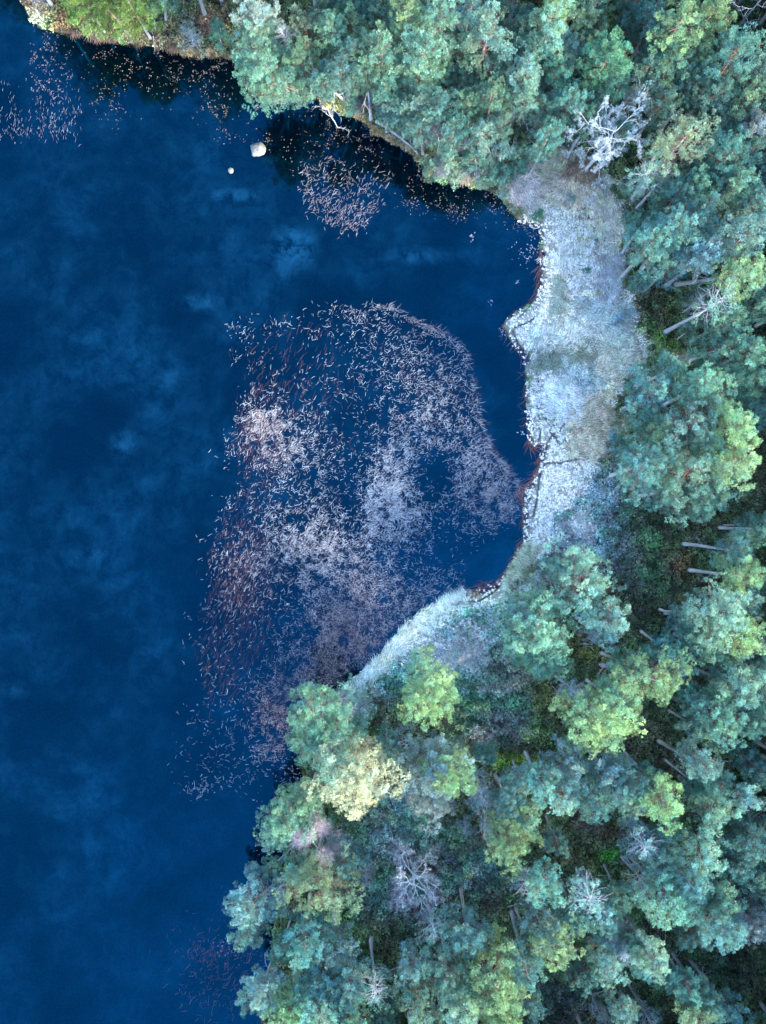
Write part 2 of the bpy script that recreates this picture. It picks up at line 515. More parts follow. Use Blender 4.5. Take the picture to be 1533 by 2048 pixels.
def mat_water():
    """dark peat water under a skin of clear ice, with faint frosty wisps in the ice"""
    m, nt, out = mat_new('lake_ice_water')
    geo = N(nt, 'ShaderNodeNewGeometry')
    pos = geo.outputs['Position']
    # warp
    w = N(nt, 'ShaderNodeTexNoise')
    w.inputs['Scale'].default_value = 0.24
    w.inputs['Detail'].default_value = 4
    nt.links.new(pos, w.inputs['Vector'])
    wv = N(nt, 'ShaderNodeVectorMath', operation='SCALE')
    wv.inputs['Scale'].default_value = 3.0
    nt.links.new(w.outputs['Color'], wv.inputs[0])
    ad = N(nt, 'ShaderNodeVectorMath', operation='ADD')
    nt.links.new(pos, ad.inputs[0])
    nt.links.new(wv.outputs[0], ad.inputs[1])
    big = N(nt, 'ShaderNodeTexNoise')
    big.inputs['Scale'].default_value = 0.11
    big.inputs['Detail'].default_value = 5
    big.inputs['Roughness'].default_value = 0.6
    nt.links.new(ad.outputs[0], big.inputs['Vector'])
    fine = N(nt, 'ShaderNodeTexNoise')
    fine.inputs['Scale'].default_value = 0.55
    fine.inputs['Detail'].default_value = 8
    fine.inputs['Roughness'].default_value = 0.72
    nt.links.new(ad.outputs[0], fine.inputs['Vector'])
    b1 = N(nt, 'ShaderNodeMapRange')
    b1.inputs['From Min'].default_value = 0.40
    b1.inputs['From Max'].default_value = 0.82
    nt.links.new(big.outputs[0], b1.inputs[0])
    f1 = N(nt, 'ShaderNodeMapRange')
    f1.inputs['From Min'].default_value = 0.40
    f1.inputs['From Max'].default_value = 0.74
    nt.links.new(fine.outputs[0], f1.inputs[0])
    wi = N(nt, 'ShaderNodeMath', operation='MULTIPLY')
    nt.links.new(b1.outputs[0], wi.inputs[0])
    nt.links.new(f1.outputs[0], wi.inputs[1])
    # local drifts of frost seen in the ice
    total = wi.outputs[0]
    for (bx, by, rx, ry, k) in [(588, 500, 44, 42, 1.7), (475, 392, 44, 13, 1.3), (545, 318, 20, 9, 1.2), (395, 605, 40, 18, 0.9),
                                (840, 512, 80, 16, 0.9), (245, 890, 26, 26, 0.9), (190, 1110, 40, 22, 0.35), (570, 640, 20, 22, 0.35),
                                (335, 760, 26, 24, 0.3), (30, 1380, 26, 18, 0.4), (990, 810, 30, 60, 0.3), (300, 1330, 60, 80, 0.16)]:
        sub = N(nt, 'ShaderNodeVectorMath', operation='SUBTRACT')
        nt.links.new(pos, sub.inputs[0])
        sub.inputs[1].default_value = (float(wx(bx)), float(wy(by)), 0)
        dv = N(nt, 'ShaderNodeVectorMath', operation='DIVIDE')
        nt.links.new(sub.outputs[0], dv.inputs[0])
        dv.inputs[1].default_value = (rx * S, ry * S, 1)
        ln = N(nt, 'ShaderNodeVectorMath', operation='LENGTH')
        nt.links.new(dv.outputs[0], ln.inputs[0])
        mr = N(nt, 'ShaderNodeMapRange')
        mr.interpolation_type = 'SMOOTHSTEP'
        mr.inputs['From Min'].default_value = 1.6
        mr.inputs['From Max'].default_value = 0.0
        mr.inputs['To Max'].default_value = k * 1.5
        nt.links.new(ln.outputs['Value'], mr.inputs[0])
        mu = N(nt, 'ShaderNodeMath', operation='MULTIPLY')
        nt.links.new(mr.outputs[0], mu.inputs[0])
        nt.links.new(f1.outputs[0], mu.inputs[1])
        a2 = N(nt, 'ShaderNodeMath', operation='ADD')
        nt.links.new(total, a2.inputs[0])
        nt.links.new(mu.outputs[0], a2.inputs[1])
        total = a2.outputs[0]
    # tree reflections painted darker: frost wisps masked out where they fall
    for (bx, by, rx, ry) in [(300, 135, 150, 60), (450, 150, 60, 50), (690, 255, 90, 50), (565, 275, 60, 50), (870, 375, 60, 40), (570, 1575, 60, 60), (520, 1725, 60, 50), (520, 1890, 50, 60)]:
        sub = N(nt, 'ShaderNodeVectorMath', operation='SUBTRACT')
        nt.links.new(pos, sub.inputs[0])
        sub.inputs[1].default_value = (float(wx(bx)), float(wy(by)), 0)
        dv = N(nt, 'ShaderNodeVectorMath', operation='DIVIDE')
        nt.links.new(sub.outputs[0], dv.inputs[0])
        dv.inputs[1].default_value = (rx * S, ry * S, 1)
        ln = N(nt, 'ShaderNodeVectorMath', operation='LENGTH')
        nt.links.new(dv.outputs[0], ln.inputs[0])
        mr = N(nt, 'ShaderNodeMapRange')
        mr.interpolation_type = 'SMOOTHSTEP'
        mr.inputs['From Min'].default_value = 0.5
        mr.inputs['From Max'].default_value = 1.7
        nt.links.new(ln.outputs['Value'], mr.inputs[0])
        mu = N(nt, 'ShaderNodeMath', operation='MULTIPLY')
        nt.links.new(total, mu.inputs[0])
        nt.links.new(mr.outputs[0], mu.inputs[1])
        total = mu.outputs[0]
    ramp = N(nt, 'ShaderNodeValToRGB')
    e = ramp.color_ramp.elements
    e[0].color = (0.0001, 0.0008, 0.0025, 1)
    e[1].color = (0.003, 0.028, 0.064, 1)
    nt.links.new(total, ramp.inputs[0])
    dif = N(nt, 'ShaderNodeBsdfDiffuse')
    nt.links.new(ramp.outputs[0], dif.inputs[0])
    gl = N(nt, 'ShaderNodeBsdfGlossy')
    gl.inputs['Roughness'].default_value = 0.05
    gr = N(nt, 'ShaderNodeTexNoise')
    gr.inputs['Scale'].default_value = 6.0
    gr.inputs['Detail'].default_value = 3
    nt.links.new(pos, gr.inputs['Vector'])
    gm = N(nt, 'ShaderNodeMapRange')
    gm.inputs['From Min'].default_value = 0.3
    gm.inputs['From Max'].default_value = 0.7
    gm.inputs['To Min'].default_value = 0.75
    gm.inputs['To Max'].default_value = 1.25
    nt.links.new(gr.outputs[0], gm.inputs[0])
    bm = N(nt, 'ShaderNodeMapRange')
    bm.inputs['From Min'].default_value = 0.3
    bm.inputs['From Max'].default_value = 0.7
    bm.inputs['To Min'].default_value = 0.8
    bm.inputs['To Max'].default_value = 1.2
    nt.links.new(big.outputs[0], bm.inputs[0])
    tint = N(nt, 'ShaderNodeRGB')
    tint.outputs[0].default_value = (0.0002, 0.0310, 0.064, 1)
    gc = vscale(nt, tint.outputs[0], gm.outputs[0])
    gc = vscale(nt, gc, bm.outputs[0])
    nt.links.new(gc, gl.inputs['Color'])
    ads = N(nt, 'ShaderNodeAddShader')
    nt.links.new(dif.outputs[0], ads.inputs[0])
    nt.links.new(gl.outputs[0], ads.inputs[1])
    nt.links.new(ads.outputs[0], out.inputs[0])
    return m


def mat_ground():
    m, nt, out = mat_new('bog_and_forest_floor')
    at = N(nt, 'ShaderNodeAttribute', attribute_name='col')
    fr = N(nt, 'ShaderNodeAttribute', attribute_name='frost')
    geo = N(nt, 'ShaderNodeNewGeometry')
    pos = geo.outputs['Position']
    # moss cushions: dark joints between them where frost does not reach
    wn_ = N(nt, 'ShaderNodeTexNoise')
    wn_.inputs['Scale'].default_value = 2.4
    wn_.inputs['Detail'].default_value = 3
    nt.links.new(pos, wn_.inputs['Vector'])
    sc = N(nt, 'ShaderNodeVectorMath', operation='SCALE')
    sc.inputs['Scale'].default_value = 0.5
    nt.links.new(wn_.outputs['Color'], sc.inputs[0])
    ad = N(nt, 'ShaderNodeVectorMath', operation='ADD')
    nt.links.new(pos, ad.inputs[0])
    nt.links.new(sc.outputs[0], ad.inputs[1])
    vo = N(nt, 'ShaderNodeTexVoronoi', feature='DISTANCE_TO_EDGE')
    vo.inputs['Scale'].default_value = 3.4
    nt.links.new(ad.outputs[0], vo.inputs['Vector'])
    vr = N(nt, 'ShaderNodeMapRange')
    vr.inputs['From Min'].default_value = 0.0
    vr.inputs['From Max'].default_value = 0.10
    vr.inputs['To Min'].default_value = 0.42
    vr.inputs['To Max'].default_value = 1.0
    nt.links.new(vo.outputs[0], vr.inputs[0])
    mixv = N(nt, 'ShaderNodeMix', data_type='FLOAT')
    nt.links.new(fr.outputs['Fac'], mixv.inputs[0])
    mixv.inputs[2].default_value = 1.0
    nt.links.new(vr.outputs[0], mixv.inputs[3])
    no = N(nt, 'ShaderNodeTexNoise')
    no.inputs['Scale'].default_value = 7.0
    no.inputs['Detail'].default_value = 8
    no.inputs['Roughness'].default_value = 0.75
    nt.links.new(pos, no.inputs['Vector'])
    nr = N(nt, 'ShaderNodeMapRange')
    nr.inputs['From Min'].default_value = 0.3
    nr.inputs['From Max'].default_value = 0.7
    nr.inputs['To Min'].default_value = 0.55
    nr.inputs['To Max'].default_value = 1.35
    nt.links.new(no.outputs[0], nr.inputs[0])
    c = vscale(nt, at.outputs['Color'], mixv.outputs[0])
    c = vscale(nt, c, nr.outputs[0])
    b = N(nt, 'ShaderNodeBump')
    b.inputs['Distance'].default_value = 0.08
    nt.links.new(no.outputs[0], b.inputs['Height'])
    diffuse_of(nt, out, c, 0.95, 0.1, b.outputs[0])
    return m


M_NEEDLE = mat_foliage()
M_COVER = mat_cover('ground_plants')
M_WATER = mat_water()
M_GROUND = mat_ground()
M_BARK = mat_bark('pine_bark', (0.34, 0.35, 0.37), (0.30, 0.17, 0.12), 0.45, 0.9)
M_BARK_GREY = mat_bark('lichened_bark', (0.34, 0.36, 0.42), (0.38, 0.38, 0.40), 0.3, 0.9)
M_DEADWOOD = mat_plain('dead_grey_wood', (0.36, 0.38, 0.43))
M_PALEWOOD = mat_plain('pale_frosted_wood', (0.54, 0.55, 0.57))
M_REDTWIG = mat_plain('red_pine_limb', (0.17, 0.10, 0.085))
M_REED = mat_vcol('reed_stalks', 'col')
M_ROCK = mat_plain('pale_granite', (0.19, 0.20, 0.20), 0.35, 2.2)

# ------------------------------------------------------------------ ground sheet and water
def axis(lo, hi, fine_lo, fine_hi, f, c, far):
    a = list(np.arange(lo, fine_lo, c)) + list(np.arange(fine_lo, fine_hi, f)) + list(np.arange(fine_hi, hi + c, c))
    lo_t, hi_t = [], []
    s, v = c * 2, a[0] - c
    while v > -far:
        lo_t.append(v)
        v -= s
        s *= 1.35
    s, v = c * 2, a[-1] + c
    while v < far:
        hi_t.append(v)
        v += s
        s *= 1.35
    return np.array(lo_t[::-1] + a + hi_t)


XS = axis(-36, 38, float(wx(640)), float(wx(1300)), 0.13, 0.30, 2600)
YS = axis(-50, 50, float(wy(1420)), float(wy(280)), 0.13, 0.30, 2600)
GX, GY = np.meshgrid(XS, YS)
gpx, gpy, gd, gbog = land_fields(GX, GY)
near = (np.abs(GX) < 60) & (np.abs(GY) < 70)
hn = fbm(GX, GY, 0.45, 4, 5)
hf = fbm(GX, GY, 2.6, 3, 15)
gd2 = gd + (fbm(GX, GY, 1.6, 3, 77) - 0.5) * 0.35 * near
gz = np.clip(gd2 * 0.75, -1.2, 0.14)
land = np.clip(gd2 / 1.2, 0, 1)
gz = gz + land * (0.45 * (hn - 0.35) * np.clip(gd / 5, 0.15, 1) + 0.10 * (hf - 0.4))
gz = np.where(gd2 > 0.1, np.maximum(gz, 0.03), gz)
CR = [[(float(wx(a)), float(wy(b))) for a, b in c] for c in CRACKS]
cd = np.full(GX.shape, 1e9)
cw = (fbm(GX, GY, 1.1, 2, 91) - 0.5) * 0.25
for c in CR:
    cd = np.minimum(cd, seg_dist(GX + cw, GY + cw, c))
crack = np.exp(-(cd / 0.085) ** 2)
gz = gz - crack * 0.14
gcol = heath_color(gpx, gpy) * 0.55 * (1 - gbog[..., None]) + bog_color(gpx, gpy) * 0.50 * gbog[..., None]
# fringe of half drowned moss along the bog edge
fringe = np.clip(1.15 - gd / 0.9, 0, 1) * gbog
fr_n = fbm(GX, GY, 2.4, 3, 66)
dark = np.clip((fringe * 1.1 - fr_n * 0.9) * 2.2, 0, 1)[..., None]
gcol = gcol * (1 - dark) + np.array((0.05, 0.05, 0.085)) * dark
gcol = gcol * (1 - 0.88 * crack[..., None])
wetedge = np.clip(1 - gd / 0.18, 0, 1)[..., None]
gcol = gcol * (1 - 0.5 * wetedge) + np.array((0.06, 0.05, 0.055)) * 0.5 * wetedge
ny, nx = GX.shape
idx = np.arange(nx * ny).reshape(ny, nx)
quads = np.stack([idx[:-1, :-1], idx[:-1, 1:], idx[1:, 1:], idx[1:, :-1]], -1).reshape(-1, 4)
gm = make_mesh('ground', np.stack([GX, GY, gz], -1).reshape(-1, 3), quads=quads, mat=M_GROUND, smooth=True,
               attrs={'frost': gbog.ravel()}, vecs={'col': gcol.reshape(-1, 3)})
link('ground', gm, kind='structure', label='frosted bog shore and dark heathery forest floor around the lake')

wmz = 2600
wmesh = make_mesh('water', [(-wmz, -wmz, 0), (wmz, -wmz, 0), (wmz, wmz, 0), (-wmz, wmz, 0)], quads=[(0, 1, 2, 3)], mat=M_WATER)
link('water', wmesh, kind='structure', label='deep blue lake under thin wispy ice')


def ground_z(x, y):
    xi = np.clip(np.searchsorted(XS, x), 1, nx - 1)
    yi = np.clip(np.searchsorted(YS, y), 1, ny - 1)
    return gz[yi, xi]


# ------------------------------------------------------------------ spiky tufts (needles, heather sprigs, moss)
def unit(v):
    return v / (np.linalg.norm(v, axis=-1, keepdims=True) + 1e-9)


def tufts(C, A, K, L, Wd, spread=1.0, tone=None, hue=None, g=rng):
    """K thin triangles fanning out of each centre C around axis A"""
    n = len(C)
    d = unit(g.normal(size=(n, K, 3)) * spread + A[:, None, :] * 1.0)
    l = L * g.uniform(0.6, 1.15, (n, K, 1))
    side = unit(np.cross(d, g.normal(size=(n, K, 3)))) * Wd * 0.5
    c = C[:, None, :]
    p0 = c + d * l * 0.12 - side * 0.35
    p1 = c + d * l * 0.85 + side
    p2 = c + d * l - side * 0.6
    V = np.stack([p0, p1, p2], 2).reshape(-1, 3)
    T = np.arange(n * K * 3).reshape(-1, 3)
    tn = (np.ones(n) if tone is None else tone)[:, None, None] * g.uniform(0.75, 1.25, (n, K, 1))
    tn = np.repeat(tn, 3, 2).ravel()
    hu = np.repeat((np.full(n, 0.5) if hue is None else hue), K * 3)
    return V, T, tn, hu


def tube(pts, rad, n=5):
    pts = np.asarray(pts, float)
    m = len(pts)
    V, Q = [], []
    for i in range(m):
        t = pts[min(i + 1, m - 1)] - pts[max(i - 1, 0)]
        t = t / (np.linalg.norm(t) + 1e-9)
        a = np.cross(t, (0, 0, 1) if abs(t[2]) < 0.9 else (1, 0, 0))
        a /= np.linalg.norm(a) + 1e-9
        b = np.cross(t, a)
        for k in range(n):
            th = 2 * math.pi * k / n
            V.append(pts[i] + rad[i] * (math.cos(th) * a + math.sin(th) * b))
    for i in range(m - 1):
        for k in range(n):
            k2 = (k + 1) % n
            Q.append((i * n + k, i * n + k2, (i + 1) * n + k2, (i + 1) * n + k))
    return V, Q


class MB:
    def __init__(s):
        s.v, s.q, s.t, s.nv = [], [], [], 0

    def add(s, V, Q=None, T=None):
        s.v.append(np.asarray(V, float))
        if Q is not None and len(Q):
            s.q.append(np.asarray(Q) + s.nv)
        if T is not None and len(T):
            s.t.append(np.asarray(T) + s.nv)
        s.nv += len(V)

    def tube(s, pts, rad, n=5):
        V, Q = tube(pts, rad, n)
        s.add(V, Q)
        s.add([V[-n + k] for k in range(n)] , None, [(0, k, k + 1) for k in range(1, n - 1)])

    def mesh(s, name, mat, smooth=True):
        return make_mesh(name, np.concatenate(s.v), tris=np.concatenate(s.t) if s.t else None,
                         quads=np.concatenate(s.q) if s.q else None, mat=mat, smooth=smooth)


def crown_mesh(name, rad, nb, nt, seed, sparse=0.0, K=8, depth=1.0, cr0=0.27, dens=1.0):
    """boughs fanning out of the stem, each carrying small knots of needle tufts; returns mesh and bough axes"""
    g = np.random.default_rng(seed)
    ph = g.uniform(0, 6.28, 4)
    Cs, As, Ts, Hs, boughs = [], [], [], [], []
    for i in range(nb):
        u = (i + 0.5) / nb
        th = i * 2.39996 + g.uniform(-0.5, 0.5)
        irr = 1 + 0.15 * math.sin(2 * th + ph[0]) + 0.13 * math.sin(3 * th + ph[1]) + 0.09 * math.sin(5 * th + ph[2])
        prof = float(np.interp(u, (0, 0.12, 0.35, 0.65, 1.0), (0.26, 0.60, 0.92, 1.0, 0.80)))
        L = rad * prof * irr * g.uniform(0.78, 1.14)
        el_ = R(float(np.interp(u, (0, 0.2, 0.5, 1.0), (66, 42, 22, 4)))) + g.normal(0, 0.10)
        z0 = rad * (0.30 - u * (0.30 + depth))
        if g.random() < sparse:
            boughs.append((z0, np.array([L * 0.8 * math.cos(el_) * math.cos(th), L * 0.8 * math.cos(el_) * math.sin(th), z0 + L * 0.8 * math.sin(el_)])))
            continue
        dirv = np.array([math.cos(el_) * math.cos(th), math.cos(el_) * math.sin(th), math.sin(el_)])
        latv = np.array([-math.sin(th), math.cos(th), 0.0])
        end = np.array([0, 0, z0]) + dirv * L
        boughs.append((z0, end))
        m = max(4, int((3 + 10 * L / rad) * dens * g.uniform(0.8, 1.2)))
        t = 1 - 0.72 * g.random(m) ** 1.25
        t[0] = 1.0
        lat = g.uniform(-1, 1, m) * 0.34 * L * np.sin(np.clip(t, 0, 1) * 2.4) * g.uniform(0.7, 1.1)
        c = np.array([0, 0, z0]) + dirv * (L * t)[:, None] + latv * lat[:, None]
        c[:, 2] += 0.10 * rad * t ** 2 + g.normal(0, 0.035, m) * rad
        crr = cr0 * g.uniform(0.65, 1.2, m)
        bt, bh = g.uniform(0.78, 1.2), g.uniform(0.15, 0.85)
        ct = bt * g.uniform(0.58, 1.45, m)
        for q in range(m):
            n = max(4, int(nt * (crr[q] / cr0) ** 2))
            d = unit(g.normal(size=(n, 3)) + np.array([0, 0, 0.55]) + dirv * 0.35)
            Cs.append(c[q] + d * crr[q] * g.uniform(0.45, 1.0, (n, 1)) * np.array([1, 1, 0.8]))
            As.append(unit(d + np.array([0, 0, 0.3])))
            Ts.append(ct[q] * g.uniform(0.75, 1.25, n))
            Hs.append(np.clip(bh + g.normal(0, 0.10, n), 0, 1))
    V, T, tn, hu = tufts(np.concatenate(Cs), np.concatenate(As), K, 0.165, 0.034, 0.85, np.concatenate(Ts), np.concatenate(Hs), g)
    return make_mesh(name, V, tris=T, attrs={'tone': tn, 'hue': hu}, mat=M_NEEDLE), boughs


def limb_mesh(name, boughs, rad, seed, depth=1.0, mat=None):
    """the woody boughs and their forks (origin = crown centre)"""
    g = np.random.default_rng(seed)
    mb = MB()
    for (z0, b) in boughs:
        a = np.array([0.0, 0.0, z0])
        b = a + (b - a) * 0.95
        m1 = a + (b - a) * 0.4 + g.normal(0, 0.035, 3) * rad
        m2 = a + (b - a) * 0.75 + g.normal(0, 0.04, 3) * rad
        r0 = 0.042 * g.uniform(0.7, 1.3)
        mb.tube([a, m1, m2, b], [r0, r0 * 0.75, r0 * 0.5, r0 * 0.2], 4)
        for k in range(3):
            p = m1 + (m2 - m1) * g.uniform(0, 1)
            e = p + (b - a) * 0.3 + g.normal(0, 0.13, 3) * rad * np.array([1, 1, 0.4])
            mb.tube([p, (p + e) / 2 + g.normal(0, 0.03, 3) * rad, e], [r0 * 0.4, r0 * 0.28, r0 * 0.12], 3)
    return mb.mesh(name, mat or M_REDTWIG)


def trunk_mesh(name, seed, mat, bend=0.02):
    """unit-height trunk, widths in metres for a 1 m scale in x and y"""
    g = np.random.default_rng(seed)
    pts, rad = [], []
    ph = g.uniform(0, 6.28)
    for i in range(9):
        t = i / 8
        o = bend * math.sin(t * 3.3 + ph) * 12 * t * (1 - 0.4 * t)
        pts.append((o * math.cos(ph), o * math.sin(ph), t))
        rad.append(0.145 * (1 - t) ** 0.8 + 0.03 + (0.035 * (1 - t * 8) if t < 0.125 else 0))
    V, Q = tube([(p[0], p[1], p[2] * 11) for p in pts], rad, 9)
    V = np.array(V)
    V[:, 2] /= 11
    return make_mesh(name, V, quads=Q, mat=mat, smooth=True)


def dead_branch_mesh(name, seed, mat, length=1.6):
    """crooked bare branch reaching along +x"""
    g = np.random.default_rng(seed)
    mb = MB()

    def grow(p, d, l, r, lev):
        pts, rad = [p], [r]
        q = p.copy()
        for i in range(4):
            d = unit(d + g.normal(0, 0.22, 3))
            q = q + d * l / 4
            pts.append(q.copy())
            rad.append(r * (1 - 0.21 * (i + 1)))
            if lev > 0 and g.random() < 0.85:
                grow(q.copy(), unit(d + g.normal(0, 0.65, 3)), l * g.uniform(0.35, 0.6), r * 0.6, lev - 1)
        mb.tube(pts, rad, 4)
    grow(np.zeros(3), np.array([1.0, 0, 0.15]), length, 0.04, 2)
    return mb.mesh(name, mat)


CROWN_L, CROWN_M, CROWN_S = [], [], []
for i in range(6):
    sp = [0.0, 0.10, 0.04, 0.20, 0.05, 0.12][i]
    me, bo = crown_mesh('crown_large_%d' % i, 3.3, 54, 13, 100 + i, sp, 9, 1.45, 0.25, 1.15)
    CROWN_L.append((me, limb_mesh('limbs_large_%d' % i, bo, 3.3, 140 + i)))
for i in range(6):
    sp = [0.0, 0.1, 0.04, 0.22, 0.08, 0.15][i]
    me, bo = crown_mesh('crown_medium_%d' % i, 2.3, 42, 11, 200 + i, sp, 9, 1.8, 0.22, 0.95)
    CROWN_M.append((me, limb_mesh('limbs_medium_%d' % i, bo, 2.3, 240 + i)))
for i in range(4):
    me, bo = crown_mesh('crown_small_%d' % i, 1.3, 26, 9, 300 + i, 0.08, 9, 1.9, 0.18, 0.75)
    CROWN_S.append((me, limb_mesh('limbs_small_%d' % i, bo, 1.3, 340 + i)))
CROWN_X = []                                              # thin, see-through crowns
for i in range(3):
    me, bo = crown_mesh('crown_thin_%d' % i, 2.5, 40, 8, 400 + i, 0.40, 9, 2.0, 0.19, 0.75)
    CROWN_X.append((me, limb_mesh('limbs_thin_%d' % i, bo, 2.5, 440 + i, 1.5, M_DEADWOOD)))
TRUNKS = [trunk_mesh('trunk_%d' % i, 500 + i, M_BARK) for i in range(4)]
TRUNKS_GREY = [trunk_mesh('trunk_grey_%d' % i, 520 + i, M_BARK_GREY) for i in range(3)]
DEADBR = [dead_branch_mesh('dead_branch_%d' % i, 540 + i, M_DEADWOOD) for i in range(5)]
DEADBR_P = [dead_branch_mesh('pale_branch_%d' % i, 560 + i, M_PALEWOOD, 1.8) for i in range(4)]

TINT = {'T': (0.150, 0.325, 0.285), 'G': (0.180, 0.345, 0.260), 'Y': (0.270, 0.415, 0.225), 'S': (0.320, 0.400, 0.375),
        'O': (0.490, 0.500, 0.360), 'D': (0.085, 0.185, 0.145), 'L': (0.240, 0.430, 0.330), 'B': (0.215, 0.380, 0.350)}
CNAME = {'T': 'teal', 'G': 'green', 'Y': 'yellow green', 'S': 'silvery grey', 'O': 'olive cream', 'D': 'dark green',
         'L': 'pale green', 'B': 'frosty blue green'}

